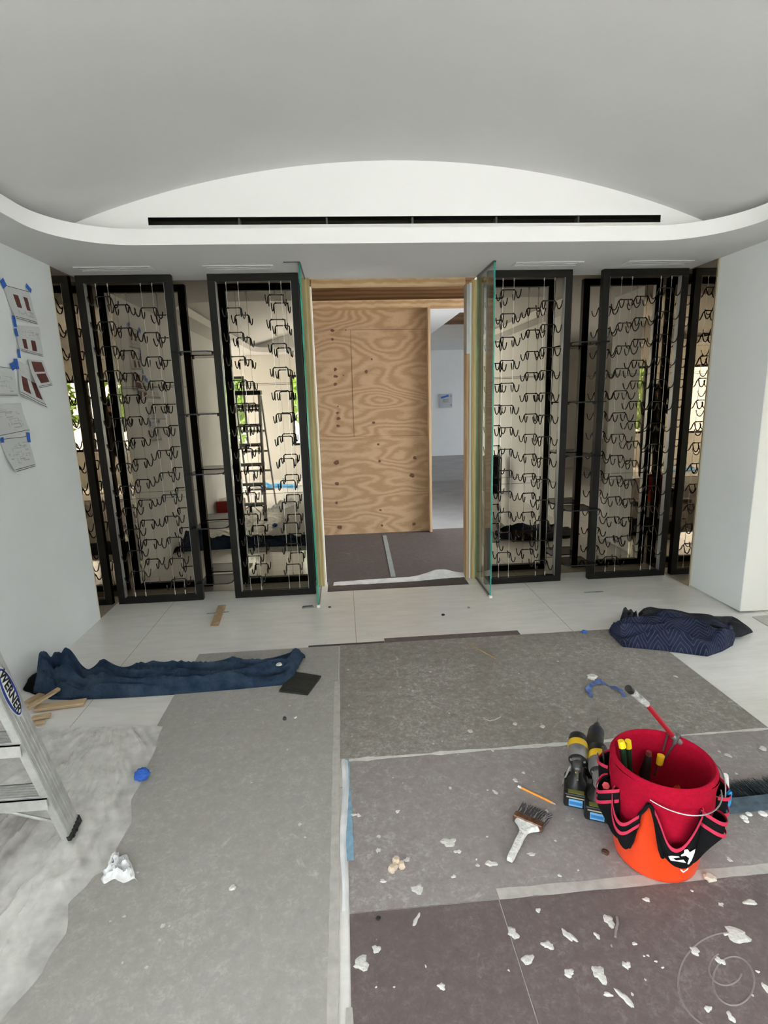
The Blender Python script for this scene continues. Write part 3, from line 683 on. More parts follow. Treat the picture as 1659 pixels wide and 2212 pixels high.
tl('gap_strip', 'dark brown strip of floor board along the edge of the pale doorway tiles', 'floor board', B((.22, 3.347, .0005), (1.15, 3.415, .0035)), RB4)
tl('gap_strip', 'narrow dark strip of floor board left of the wider one at the tile edge', 'floor board', B((-.29, 3.347, .0005), (.218, 3.372, .0035)), RB5)
tag(B((-2.9, 4.66, -.0018), (3.0, 6.458, -.0005)).build('protection_board', RB5), 'dark plum floor board covering the corridor in front of the plywood', 'floor board', 'floor protection boards')
tag(B((-.19, 4.40, .0005), (1.04, 4.658, .0015)).build('protection_board', RB5), 'dark floor board strip lying in the open doorway', 'floor board', 'floor protection boards')
tag(B((1.0, 6.46, -.0015), (3.6, 10.4, .0015)).build('protection_board', mat('slate_board', (.26, .25, .25), .8, var=.12, scale=3)), 'grey floor board in the room beyond the doorway', 'floor board', 'floor protection boards')
tapestrip('seam_tape', [(.445, 6.25, 0), (.405, 4.70, 0)], .045, mat('corridor_tape', (.26, .28, .28), .6, var=.1), 'grey tape strip running away down the dark corridor floor', group=G, z=.003)
# threshold film
fa = [at(*p) for p in ((720, 1266), (800, 1262), (900, 1256), (960, 1250), (1008, 1247))]
fb = [at(*p) for p in ((722, 1258), (800, 1252), (880, 1247), (930, 1240), (1000, 1238))]
def thr(u, v):
    k = u*4; i = min(3, int(k)); q = k-i; a = fa[i].lerp(fa[i+1], q); b_ = fb[i].lerp(fb[i+1], q); p = a.lerp(b_, v)
    return (p.x, p.y, .003+math.sin(v*PI)*(.006+.055*math.exp(-((u-.78)/.16)**2))+.003*noise.noise(Vector((u*20, v*3, 0))))
tag(MB().grid(thr, 60, 8).build('plastic_film', FILMW, smooth=True), 'crumpled white plastic film lying across the doorway threshold', 'plastic film')
# brown boards under the ladder
B_ = MB(); 
for k in range(5):
    a = [at(0, 1752), at(88, 1768), at(20, 1870), at(0, 1905)]
pl = [(p.x, p.y) for p in (at(-60, 1750), at(92, 1768), at(38, 1850), at(0, 1918), at(-80, 1990))]
tag(MB().prism(pl[::-1], .0005, .003).build('protection_board', board_mat('fibre_board_rust', (.24, .18, .155), (.32, .27, .24), (.17, .12, .10), 8, .3)), 'rust-brown floor board scrap beneath the ladder', 'floor board', 'floor protection boards')
tapestrip('blue_tape', [at(-40, 1745), at(85, 1742)], .028, LBLUE, 'pale blue tape strip on the floor behind the ladder foot', z=.004)

q = [at(1625, 1333), at(1720, 1322), at(1760, 1385), at(1690, 1372)]
tag(MB().prism([(p.x, p.y) for p in q], .0005, .004).build('protection_board', TAPE), 'grey board corner on the floor by the far right wall', 'floor board', 'floor protection boards')
# ------------------------------------------------------------------ big plastic sheet, left foreground
def sheet(u, v):
    # left edge x=-1.9, right edge follows the outline
    R = [at(*p) for p in ((352, 1572), (335, 1620), (303, 1692), (283, 1760), (262, 1830), (232, 1880), (190, 1910), (150, 1955), (143, 2020), (90, 2100), (-20, 2240), (-200, 2400))]
    k = v*11; i = min(10, int(k)); r = R[i].lerp(R[i+1], k-i)
    l = Vector((-1.88, 2.62-2.2*v, 0)); p = l.lerp(r, u)
    q = Vector((p.x*2.2+p.y*1.1, p.y*.9-p.x*.4, 3)); d = 1-abs(noise.noise(q*3.2)); d2 = 1-abs(noise.noise(q*9+Vector((7, 0, 0))))
    s_ = Vector((p.x*9.5+p.y*6.2, (p.y-p.x*1.3)*.8, 0)); st = 1-abs(noise.noise(s_))
    e = min(1, (1-u)*9, v*14+.3)
    rr = Vector((p.x+1.25, p.y-2.75, 0)); an = math.atan2(rr.x, -rr.y); rd = rr.length
    w1 = 1-abs(noise.noise(Vector((an*9, rd*.9, 1)))); w2 = 1-abs(noise.noise(Vector((an*24, rd*1.6, 4))))
    return (p.x+.02*noise.noise(Vector((v*15, 1, u*2)))*u, p.y, .006+e*(.010*st**3+.012*w1**9+.007*w2**8+.004*d2**4))
tag(MB().grid(sheet, 150, 170).build('plastic_sheet', FILM, smooth=True), 'large wrinkled translucent plastic sheet spread under the ladder at left', 'plastic sheet')
def tuft(u, v):
    c = [at(*p) for p in ((238, 1850), (275, 1850), (298, 1908), (220, 1905))]
    a = c[0].lerp(c[1], u); b_ = c[3].lerp(c[2], u); p = a.lerp(b_, v)
    w = 1-abs(noise.noise(Vector((u*5, v*5, 2)))); ed = min(1, 5*min(u, 1-u, v, 1-v))
    return (p.x+.02*noise.noise(Vector((v*4, u, 5))), p.y+.02*noise.noise(Vector((u*4, v, 9))), .006+ed*(.006+.022*w**5))
tag(MB().grid(tuft, 26, 26).build('plastic_scrap', FILMW, smooth=True), 'crumpled white plastic scrap on the grey board near the ladder foot', 'plastic film')

# ------------------------------------------------------------------ ladders
def ladder(x0, x1, yb, yt, zt, yr, name, lab, M, capM):
    t = thing(name, lab, 'ladder', ((x0+x1)/2, yb, 0))
    H = zt
    for x, sx, tp in ((x1, 1, -.04), (x0, -1, .04)):
        A = Vector((x, yb, .02)); Bp = Vector((x+tp, yt, H)); d = (Bp-A).normalized()
        sd = Vector((1, 0, 0)); up = sd.cross(d).normalized()
        mb = MB()
        w, fl, th = .078, .028, .004
        mb.obox(A, Bp, th, w, up=up)
        for s_ in (-1, 1):
            o_ = up*(s_*w/2)+sd*(-sx*fl/2); mb.obox(A+o_, Bp+o_, fl, th, up=up)
        for k in (-.022, -.008, .008, .022):
            o_ = up*k+sd*(sx*.003); mb.obox(A+o_, Bp+o_, .003, .004, up=up)
        rl = mb.build('front_rail', M, t)
        f = MB(); f.obox(A-d*.015-up*.0+sd*0, A+d*.035, .012, w+.010, up=up); f.obox(A-up*(w/2+.004)-sd*sx*.018, A+d*.03-up*(w/2+.004)-sd*sx*.018, .036, .010, up=up)
        for k in (-.025, 0, .025): f.tube([A+up*k+sd*(sx*.004)+d*.01, A+up*k+sd*(sx*.010)+d*.01], .006, 8)
        f.build('rubber_foot', BLKP, rl)
        if sx == 1 and name == 'step_ladder':
            c = Vector(at(28, 1500, 0, x+.004)); 
            t0 = (c-A).dot(d); c = A+d*t0+sd*.006
            e = MB(); n = 28; la, lb = .105, .030
            for r_, mi, o_ in ((1, 0, 0), (.93, 1, .0006), (.80, 0, .0012)):
                P = [c+sd*o_+d*(la*r_*math.cos(2*PI*i/n))+up*(lb*(r_ if mi < 2 else r_)*math.sin(2*PI*i/n)) for i in range(n)]
                if mi == 0 and r_ < 1: P = [c+sd*o_+d*(la*.86*math.cos(2*PI*i/n))+up*(lb*.62*math.sin(2*PI*i/n)) for i in range(n)]
                e.add(P, [tuple(range(n))], mi)
            sk = e.build('sticker', [WHITE, mat('sticker_blue', (.02, .05, .30), .4)], rl)
            cu = bpy.data.curves.new('sticker_text', 'FONT'); cu.body = 'WERNER'; cu.size = .041; cu.align_x = 'CENTER'; cu.align_y = 'CENTER'; cu.extrude = .0004; cu.offset = .0012
            cu.space_character = 1.05
            to = bpy.data.objects.new('sticker_text', cu)
            COL.objects.link(to); to.parent = rl
            xd = -d; yd = sd.cross(xd)
            Mx = Matrix((( xd.x, yd.x, sd.x, 0), (xd.y, yd.y, sd.y, 0), (xd.z, yd.z, sd.z, 0), (0, 0, 0, 1)))
            Mx.translation = c+sd*.0022-t.location; cu.materials.append(BLKP); dg = bpy.context.evaluated_depsgraph_get(); tm = bpy.data.meshes.new_from_object(to.evaluated_get(dg))
            bpy.data.objects.remove(to); to = bpy.data.objects.new('sticker_lettering', tm); COL.objects.link(to); to.parent = rl; to.matrix_local = Mx
        R0 = Vector((x+tp*.2, yr, .02)); R1 = Vector((x+tp, yt-.06, H-.05))
        rr = MB().obox(R0, R1, .022, .045, up=Vector((0, 1, 0))).build('rear_rail', M, t)
        MB().obox(R0-Vector((0, 0, .02)), R0+Vector((0, 0, .02)), .03, .055, up=Vector((0, 1, 0))).build('rubber_foot', BLKP, rr)
    nst = 6
    for k in range(1, nst+1):
        q = k/(nst+.6); y = yb+(yt-yb)*q; z = H*q; xa, xb = x0+.04*q+.004, x1-.04*q-.004
        mb = MB(); mb.box((xa, y-.045, z-.004), (xb, y+.045, z)); mb.box((xa, y-.045, z-.045), (xb, y-.041, z)); mb.box((xa, y+.041, z-.022), (xb, y+.045, z))
        for j in range(6): mb.box((xa, y-.034+j*.013, z), (xb, y-.029+j*.013, z+.003))
        mb.build('step', M, t)
    for k in range(1, 6):
        q = k/5.6; y = yr+(yt-.06-yr)*q; z = H*q*.97
        MB().obox((x0+.05*q, y, z), (x1-.05*q, y, z), .02, .03).build('rear_brace', M, t)
    q = 1/(nst+.6)
    for sx, xx in ((1, x1), (-1, x0)):
        MB().tube([(xx-sx*.012, yb-.01, .06), (xx-sx*.20, yb+(yt-yb)*q-.035, H*q-.03)], .006, 6).build('diagonal_brace', M, t)
    B((x0+.025, yt-.10, H-.03), (x1-.025, yt+.07, H+.03)).build('top_cap', capM, t, bevel=.008)
ladder(-1.51, -1.082, 1.85, 1.36, 1.74, .72, 'step_ladder', 'aluminium step ladder with blue oval sticker standing at the left edge', ALU, BLKP)

# ------------------------------------------------------------------ moving blankets
def lerp_poly(P, u):
    k = u*(len(P)-1); i = min(len(P)-2, int(k)); return P[i].lerp(P[i+1], k-i)
def blanket(name, near, far, hfn, M, nu=120, nv=40, usc=1.6, vsc=.5, parent=None, z0=.002):
    def fn(u, v):
        p = lerp_poly(near, u).lerp(lerp_poly(far, u), v); return (p.x, p.y, z0+hfn(u, v))
    return MB().grid(fn, nu, nv, uvf=lambda u, v: (u*usc, v*vsc)).build(name, M, parent, smooth=True, solid=-.006)
near = [at(*p) for p in ((72, 1500), (110, 1512), (165, 1513), (270, 1508), (400, 1500), (520, 1490), (615, 1481), (638, 1462))]
far = [Vector((-1.90, 3.10, 0)), Vector((-1.84, 3.18, 0)), Vector((-1.66, 3.18, 0)), Vector((-1.42, 3.16, 0)), Vector((-1.10, 3.15, 0)), Vector((-.76, 3.16, 0)), Vector((-.40, 3.19, 0)), Vector((-.30, 3.20, 0))]
def h1(u, v):
    e = min(1, min(v, 1-v)*7, u*14, (1-u)*30+.12)
    base = .062+.012*math.sin(u*7)
    hump = .105*math.exp(-((u-.125)/.075)**4-((v-.56)/.36)**4)+.14*math.exp(-((u-.245)/.040)**2-((v-.64)/.36)**4)-.045*math.exp(-((u-.185+.04*v)/.016)**2)-.02*math.exp(-((u-.31)/.02)**2)+.025*math.exp(-((u-.37)/.04)**2)
    fold = .040*(1-abs(noise.noise(Vector((u*5.5, v*4.5+u*2, 1)))))**6+.022*noise.noise(Vector((u*8, v*4, 3)))+.007*noise.noise(Vector((u*24, v*9, 5)))-.012
    return max(0, math.sqrt(max(0, e))*(base+fold)+hump*min(1, e*1.4))
NV = mat('navy_quilt', (.011, .026, .058), .9, spec=.2, scale=9, col2=(.040, .066, .108), bump=.9, bscale=60)
tag(blanket('moving_blanket', near, far, h1, NV, 170, 50), 'long rumpled dusty blue moving blanket lying beside the left wall', 'blanket')
# black corner scrap trailing at the left end of it
def tail(u, v):
    c = [at(*p) for p in ((20, 1482), (50, 1452), (95, 1455), (85, 1505))]
    a = c[0].lerp(c[1], u); b_ = c[3].lerp(c[2], u); p = a.lerp(b_, v); return (max(p.x, -1.92), p.y, .004+.05*v*math.sin(u*PI)+.01*noise.noise(Vector((u*4, v*4, 0))))
tag(MB().grid(tail, 14, 14).build('fabric_scrap', BLKF, smooth=True, solid=-.004), 'small black fabric corner poking out left of the long blue blanket', 'cloth')
tl('plaster_chip', 'white plaster lump lying on the long blue blanket', 'debris', MB().lathe([(0, .012), (.014, .008), (.02, 0), (0, 0)], (at(603, 1434, 2, .08).x, at(603, 1434, 2, .08).y, .075), 9), PLAS)
# right pile
QM = quilt_mat('chevron_quilt', (.010, .014, .036), (.10, .115, .17))
QB = mat('black_blanket', (.012, .013, .017), .92, var=.4, scale=14, bump=.6, bscale=60)
t = thing('moving_blanket', 'navy chevron-quilted moving blanket crumpled by the right wall, black side folded over', 'blanket', at(1470, 1370))
near = [at(*p) for p in ((1318, 1372), (1345, 1399), (1400, 1404), (1460, 1410), (1528, 1419), (1560, 1408), (1583, 1395), (1588, 1380))]
far = [at(*p) for p in ((1316, 1368), (1330, 1362), (1370, 1350), (1420, 1342), (1480, 1345), (1530, 1350), (1565, 1360), (1580, 1372))]
def h2(u, v):
    e = min(1, min(v, 1-v)*6, u*8+.15, (1-u)*7+.1)
    f = .055*(1-abs(noise.noise(Vector((u*2.6+v, v*3.4-u*1.5, 8)))))**5+.028*noise.noise(Vector((u*6, v*6, 2)))-.01
    return math.sqrt(max(0, e))*(.045+f+.03*math.sin(u*PI))
blanket('quilted_side', near, far, h2, QM, 110, 50, 1.5, .75, parent=t)
near = [at(*p) for p in ((1378, 1352), (1420, 1353), (1460, 1360), (1500, 1368), (1560, 1385), (1600, 1382), (1626, 1372))]
far = [at(*p) for p in ((1378, 1340), (1400, 1333), (1450, 1336), (1500, 1340), (1540, 1342), (1575, 1344), (1624, 1370))]
def h3(u, v):
    e = min(1, v*9, (1-v)*5+.05, u*10+.35, (1-u)*8)
    return .018+math.sqrt(max(0, e))*(.072+.03*noise.noise(Vector((u*5, v*4, 12)))-.035*u)
blanket('black_side', near, far, h3, QB, 90, 40, parent=t)
mbk = MB()
def lump(u, v):
    c = [at(*p) for p in ((1332, 1362), (1385, 1362), (1380, 1345), (1336, 1350))]
    a = c[0].lerp(c[1], u); b_ = c[3].lerp(c[2], u); p = a.lerp(b_, v)
    e = min(1, 5*min(u, 1-u, v, 1-v)+.05); return (p.x, p.y, .01+e*(.09+.045*noise.noise(Vector((u*5, v*3, 7)))))
mbk.grid(lump, 26, 20); mbk.build('black_fold', QB, t, smooth=True, solid=-.005)

# ------------------------------------------------------------------ tile pad, sticks, bits
q = [at(*p) for p in ((603, 1497), (665, 1504), (694, 1465), (632, 1455))]
tl('rubber_pad', 'small square black ribbed pad leaning off the end of the blue blanket', 'pad', MB().prism([(p.x, p.y) for p in q], .005, .016), mat('black_rubber', (.022, .024, .020), .6, var=.3, scale=40, bump=.6, bscale=60))
def stick(pa, pb, w, h, M, lab, cat='wood strip', z0=.002, z1=None, group=None, name='wood_strip'):
    a, b_ = at(*pa), at(*pb); a.z = z0+h/2; b_.z = (z1 if z1 is not None else z0)+h/2
    return tag(MB().obox(a, b_, w, h).build(name, M, bevel=.001), lab, cat, group)
PW = wood_mat('scrap_wood', (.60, .46, .30), (.46, .32, .19), 14, (1, 1, 1), dist=4)
G = 'wood offcuts by the left wall'
stick((60, 1545), (165, 1487), .030, .012, PW, 'slim pine offcut resting on top of the others, pointing at the blue blanket', z0=.030, z1=.055, group=G)
stick((78, 1535), (185, 1521), .055, .016, PW, 'reddish plywood offcut lying under the slim one, beside the blanket', z0=.006, group=G)
stick((58, 1528), (92, 1508), .045, .012, PW, 'short pale wood offcut at the back of the pile behind the ladder', z0=.018, group=G)
stick((70, 1556), (110, 1549), .035, .012, PW, 'small pale wood block nearest the ladder rail', z0=.006, group=G)
stick((74, 1567), (97, 1563), .030, .010, PW, 'lowest tiny pale wood block, partly hidden by the ladder rail', z0=.006, group=G)
stick((480, 1310), (463, 1355), .060, .008, PW, 'weathered wood strip lying on the pale tiles left of the doorway', z0=.004)
tapestrip('blue_tape', [at(447, 1326), at(495, 1322)], .012, mat('slate_tape', (.12, .18, .24), .7), 'slate blue tape crossing under the wood strip on the tiles', z=.0025)
tapestrip('blue_tape', [at(1262, 1280), at(1303, 1278)], .018, mat('slate_tape', (.12, .18, .24)), 'slate blue tape dash on the tiles in front of the right racks', z=.0015)
a = at(1010, 1392); b_ = at(1070, 1425)
tl('wood_splinter', 'long thin wood splinter on the mottled board near the tile edge', 'splinter', MB().tube([(a.x, a.y, .008), (b_.x, b_.y, .008)], [.003, .005], 5), PW)
t = thing('metal_clip', 'small chrome channel clip on the tiles beside the left glass panel', 'clip', at(665, 1312))
a, b_ = at(653, 1313), at(678, 1311)
MB().obox((a.x, a.y, .004), (b_.x, b_.y, .004), .035, .004).build('plate', GRMET, t); MB().obox((a.x+.01, a.y+.004, .009), (b_.x-.01, b_.y+.004, .009), .012, .006).build('slot', DKMET, t)
tapestrip('blue_tape', [(-.36, 4.04, 2.5465), (-.245, 4.04, 2.5465)], .02, mat('dark_blue_tape', (.015, .03, .12), .7), 'dark blue tape on the ceiling at the top of the left glass panel', z=.0015)
def nug(px, py, r, M, lab, name='debris_bit', cat='debris', group=None, z=.004, h=.5):
    c = at(px, py); n = 8; mb = MB(); vs = []
    for j, (k, zz) in enumerate(((.8, 0), (1, .5), (.6, 1))):
        for i in range(n):
            a = 2*PI*i/n; rr = r*k*rnd.uniform(.75, 1.2); vs.append((c.x+rr*math.cos(a), c.y+rr*math.sin(a), z+zz*r*h*1.2))
    fs = [tuple(range(n-1, -1, -1)), tuple(range(2*n, 3*n))]+[(j*n+i, j*n+(i+1) % n, (j+1)*n+(i+1) % n, (j+1)*n+i) for j in range(2) for i in range(n)]
    mb.add(vs, fs); return tag(mb.build(name, M), lab, cat, group)
nug(712, 1312, .012, BLKP, 'tiny black scrap on the tiles near the left glass panel', z=.001)
nug(957, 1329, .016, BLKP, 'small black scrap on the tiles in the middle of the doorway', z=.001)
nug(1012, 1313, .012, mat('grey_scrap', (.25, .24, .2), .8), 'small grey scrap on the tiles toward the right glass panel', z=.001)
nug(650, 1413, .013, BLKP, 'black scrap on the board just right of the blue blanket end', z=.001)
nug(615, 1556, .011, BLKP, 'short black plug lying on the long grey board', h=1.2)
nug(638, 1552, .010, PLAS, 'white chip next to the short black plug on the grey board')
nug(817, 1987, .009, BLKP, 'small black hook-shaped scrap on the plum-brown board', h=.6)
nug(1262, 1368, .020, BLUET, 'small wad of dark blue tape near the tile edge', h=.7)
nug(503, 1921, .013, PLAS, 'white plaster chip in the middle of the long grey board')
nug(1533, 1901, .020, mat('tan_chip', (.55, .50, .42), .8), 'square tan chip on the floor right of the bucket base', h=.5)
nug(1647, 1620, .018, PLAS, 'pale square chip near the right edge of the photo')
nug(1016, 1582, .014, mat('tan_chip', (.55, .50, .42)), 'pale square chip behind the crinkled white seam', h=.4)
nug(1113, 1566, .013, mat('tan_chip', (.55, .50, .42)), 'pale square chip left of the drills, on the mottled board', h=.4)
nug(1172, 1572, .014, mat('tan_chip', (.55, .50, .42)), 'pinkish chip on the mottled board, closest to the drills', h=.4)
nug(1307, 1845, .014, mat('rust_bit', (.10, .05, .04), .8), 'small dark brown scrap at the left of the orange bucket', h=.4)
for k, (x, y, r) in enumerate(((846, 1884, .014), (856, 1868, .017), (868, 1876, .014), (853, 1879, .013))):
    nug(x, y, r, mat('beige_nugget', (.58, .47, .36), .7), ['beige nugget at the left of the small heap by the seam', 'topmost beige nugget of the small heap by the seam', 'beige nugget at the right of the small heap by the seam', 'middle beige nugget of the small heap by the seam'][k], 'wood_nugget', 'debris', 'beige nuggets in a small heap', h=1.3)
nug(705, 1389, .010, PLAS, 'white chip on the tiles near the blanket end', z=.001)
# paper curl and threads
def thread(pts, r, M, lab, name='thread'):
    P = [at(*p) for p in pts]; P = [Vector((p.x, p.y, .007)) for p in P]; return tag(MB().tube(P, r, 5).build(name, M), lab, 'thread')
thread(((793, 1370), (800, 1372), (807, 1376)), .005, PLAS, 'short white stick on the tiles at the joint', 'white_stick')
thread(((1045, 1555), (1058, 1560), (1070, 1557), (1082, 1551)), .002, PLAS, 'curled white thread on the mottled board')
thread(((915, 1608), (925, 1600), (930, 1590), (933, 1583)), .0016, mat('grey_thread', (.4, .4, .38), .7), 'thin grey thread bent on the mottled board above the seam')
thread(((1332, 1985), (1334, 1998), (1330, 2015), (1329, 2028)), .004, mat('brown_thread', (.25, .22, .2), .8), 'short brown wire on the plum board below the bucket')
# blue tape ball and ribbon
def tapeball(px, py, r, lab):
    c = at(px, py); mb = MB(); n = 14
    for j in range(n+1):
        pass
    def fn(u, v):
        a, b2 = 2*PI*u, PI*v; d = Vector((math.cos(a)*math.sin(b2), math.sin(a)*math.sin(b2), math.cos(b2)))
        k = 1+.35*(abs(noise.noise(d*2.6+Vector((px, 0, 0)))))-.15*abs(noise.noise(d*6))
        p = d*r*k; return (c.x+p.x, c.y+p.y, .004+r*.75+p.z*.75)
    mb.grid(fn, 28, 18); return tag(mb.build('tape_ball', BLUET), lab, 'tape')
tapeball(308, 1684, .030, 'crumpled blue tape ball on the plastic sheet edge')
P1 = [at(*p) for p in ((1290, 1470), (1297, 1477), (1310, 1481), (1325, 1488), (1340, 1497), (1350, 1507))]
tapestrip('tape_ribbon', [Vector((p.x, p.y, .006+.008*math.sin(i*2.1))) for i, p in enumerate(P1)], .022, mat('pale_blue_tape', (.10, .17, .42), .7, var=.5, scale=35), 'twisted blue tape ribbon on the floor beyond the bucket', wob=.010)
P1 = [at(*p) for p in ((1298, 1477), (1278, 1485), (1270, 1492), (1278, 1512))]
tapestrip('tape_ribbon', [Vector((p.x, p.y, .010+.006*math.sin(i*2.1))) for i, p in enumerate(P1)], .018, mat('pale_blue_tape', (.10, .17, .42)), 'second blue tape ribbon curling down toward the bucket, greyer at its end', wob=.008)
nug(1279, 1466, .030, PLAS, 'crumpled white paper scrap beyond the blue tape ribbon', 'paper_scrap', 'paper', h=.5)

# pencil
a, b_ = at(1119, 1702), at(1203, 1743)
a = Vector((a.x, a.y, .0085)); b_ = Vector((b_.x, b_.y, .0085)); d = (b_-a).normalized(); Lp = (b_-a).length
t = thing('pencil', 'orange pencil with white end lying on the floor left of the drills', 'pencil', a)
MB().tube([a+d*.014, b_-d*.022], .0046, 6).build('shaft', mat('orange_paint', (.86, .33, .03), .35), t)
MB().tube([a, a+d*.014], .0048, 10).build('eraser_end', WHITE, t)
MB().tube([b_-d*.022, b_-d*.005], [.0046, .0016], 10).build('sharpened_wood', mat('pencil_wood', (.6, .42, .32), .7), t)
MB().tube([b_-d*.005, b_], [.0016, .0003], 8).build('tip', DKMET, t)

# paint brush
t0, t1 = at(1163, 1748), at(1100, 1868); t0.z = t1.z = 0; ax_ = (t0-t1).normalized(); sd_ = Vector((ax_.y, -ax_.x, 0))
def bl(s, w, z): return t1+ax_*s+sd_*w+Vector((0, 0, z))
LB = (t0-t1).length
t = thing('paint_brush', 'paint-crusted white-handled wide brush lying on the floor in front of the pencil', 'brush', t1)
prof = [(0, .011), (.02, .013), (.05, .0125), (.09, .014), (.125, .013), (.15, .016), (.168, .030), (.182, .048), (.190, .050)]
k = LB/.325; P = [(s*k, w) for s, w in prof]; n = len(P)
mb = MB(); zz = lambda s: .020+.012*(s/(.19*k))
vs = [bl(s, -w, zz(s)-.009) for s, w in P]+[bl(s, w, zz(s)-.009) for s, w in P]+[bl(s, -w*.8, zz(s)+.009) for s, w in P]+[bl(s, w*.8, zz(s)+.009) for s, w in P]
fs = []
for i in range(n-1):
    fs += [(i, i+1, n+i+1, n+i), (2*n+i, 3*n+i, 3*n+i+1, 2*n+i+1), (i, 2*n+i, 2*n+i+1, i+1), (n+i, n+i+1, 3*n+i+1, 3*n+i)]
fs += [(0, n, 3*n, 2*n), (n-1, 3*n-1, 4*n-1, 2*n-1)]
mb.add(vs, fs); mb.build('handle', mat('crusted_white_paint', (.55, .55, .53), .6, col2=(.82, .82, .80), scale=60, bump=.6, bscale=90), t, bevel=.003, smooth=True)
s0, s1 = .188*k, .222*k
mb = MB(); W2 = .056
mb.add([bl(s0, -W2, .016), bl(s0, W2, .016), bl(s1, W2, .014), bl(s1, -W2, .014), bl(s0, -W2, .046), bl(s0, W2, .046), bl(s1, W2, .042), bl(s1, -W2, .042)], [(0,1,2,3),(4,7,6,5),(0,4,5,1),(1,5,6,2),(2,6,7,3),(3,7,4,0)])
mb.build('ferrule', mat('rusty_ferrule', (.09, .04, .025), .45, metal=.5, col2=(.24, .13, .08), scale=60), t, bevel=.004)
mb = MB(); rb = random.Random(3)
for i in range(520):
    w = rb.uniform(-W2*.93, W2*.93); z = rb.uniform(.016, .040); e = rb.uniform(.070, .092)*k/1.0
    a = bl(s1-.003, w, z); c = bl(s1+e*.5, w*1.02+rb.uniform(-.004, .004), z*.75); b2 = bl(s1+e, w*1.12+rb.uniform(-.007, .007), max(.004, z*.45))
    mb.tube([a, c, b2], [.0018, .0015, .0007], 3, mi=rb.choice((0, 0, 0, 1)), cap=False)
mb.add([bl(s1-.002, -W2*.95, .014), bl(s1-.002, W2*.95, .014), bl(s1+.060, W2*1.0, .010), bl(s1+.060, -W2*1.0, .010), bl(s1-.002, -W2*.95, .036), bl(s1-.002, W2*.95, .036), bl(s1+.060, W2*1.0, .018), bl(s1+.060, -W2*1.0, .018)], [(0,1,2,3),(4,7,6,5),(0,4,5,1),(1,5,6,2),(2,6,7,3),(3,7,4,0)], 0)
o = mb.build('bristles', [mat('dark_bristle', (.08, .08, .09), .7), mat('grey_bristle', (.42, .40, .38), .7)], t); o['kind'] = 'stuff'

# ------------------------------------------------------------------ drawings taped to the left wall
def paper(corners, marks, lab, curl=.012, lift=.004, z0=0):
    c = [at(x, y, 0, XL+.002) for x, y in corners]     # TL TR BR BL as (y,z) on the wall
    def fn(u, v):
        a = c[0].lerp(c[1], u); b2 = c[3].lerp(c[2], u); p = a.lerp(b2, v)
        return (XL+lift+z0+curl*v*v*(.6+.4*math.cos(u*3))+.004*noise.noise(Vector((u*2, v*3, z0*99+p.z*3))), p.y, p.z)
    def mi(u, v):
        for (u0, u1, v0, v1, k) in marks:
            if u0 < u < u1 and v0 < v < v1: return k
        return 0
    o = MB().grid(fn, 48, 60, mi=mi).build('drawing_sheet', [PAPER, INKR, INKB, INKG], smooth=True)
    return tag(o, lab, 'drawing', 'construction drawings taped to the left wall')
def lines(n, s=1, x0=.1, x1=.9, y0=.15, y1=.8):
    r = random.Random(s*13+n); out = []
    for _ in range(n):
        v = r.uniform(y0, y1); u = r.uniform(x0, x1-.1); out.append((u, min(x1, u+r.uniform(.05, .3)), v, v+.018, 3))
        u = r.uniform(x0, x1); v = r.uniform(y0, y1-.1); out.append((u, u+.022, v, v+r.uniform(.04, .12), 3))
    return out
BOT = [(.04, .96, .91, .935, 2), (.04, .96, .965, .99, 2)]
TOP = [(.0, 1, 0, .02, 2)]
paper(((5, 614), (62, 630), (82, 702), (28, 688)), TOP+BOT+[(.30, .48, .22, .60, 1), (.66, .84, .22, .62, 1)]+lines(9, 1, y0=.65), 'topmost drawing sheet on the left wall, two dark red blocks, black bars below')
paper(((32, 702), (84, 706), (93, 772), (38, 757)), BOT+[(.18, .36, .50, .86, 1), (.55, .73, .50, .86, 1)]+lines(10, 2, y1=.45), 'second drawing sheet down the left wall, two small dark red blocks')
paper(((36, 779), (60, 790), (100, 882), (38, 853)), [(.0, 1, .90, .925, 2), (.0, 1, .96, .985, 2), (.14, .45, .40, .82, 1), (.66, .94, .42, .82, 1)]+lines(5, 3), 'drawing sheet with two dark red blocks, lowest of the right-hand column', z0=.004)
paper(((55, 776), (88, 779), (109, 833), (68, 840)), BOT+[(.20, .86, .06, .44, 1), (.24, .86, .50, .84, 1)]+lines(4, 4), 'tilted drawing sheet lying over another, filled by two dark red squares', curl=.03, z0=.012)
paper(((-40, 786), (29, 796), (38, 858), (-45, 860)), TOP+[(0, 1, .88, .9, 2), (0, 1, .93, .955, 2)]+lines(16, 5), 'faint line-drawing sheet at the left photo edge, level with the red ones')
paper(((-40, 876), (44, 870), (61, 932), (-30, 948)), [(0, 1, .93, .955, 2)]+lines(14, 6), 'faint curling drawing sheet between two others at the left photo edge', curl=.045)
paper(((-2, 949), (60, 942), (76, 1008), (22, 1021)), TOP+BOT+lines(22, 7), 'lowest drawing sheet on the left wall, pale sketch above two black bars', curl=.03)
def wtape(px, py, w, h, ang, lab):
    c = at(px, py, 0, XL+.003); 
    u = Vector((0, math.cos(ang), math.sin(ang)))*w/2; v = Vector((0, -math.sin(ang), math.cos(ang)))*h/2
    mb = MB(); c.x = XL+.0085
    P = [c-u-v, c+u-v, c+u+v, c-u+v]; X = Vector((.001, 0, 0)); mb.add(P+[p+X for p in P], [(3,2,1,0),(4,5,6,7),(0,1,5,4),(1,2,6,5),(2,3,7,6),(3,0,4,7)])
    return tag(mb.build('blue_tape', BLUET), lab, 'tape', 'blue tape tabs on the wall drawings')
wtape(5, 612, .045, .045, .6, 'blue tape tab at the top left corner of the topmost drawing')
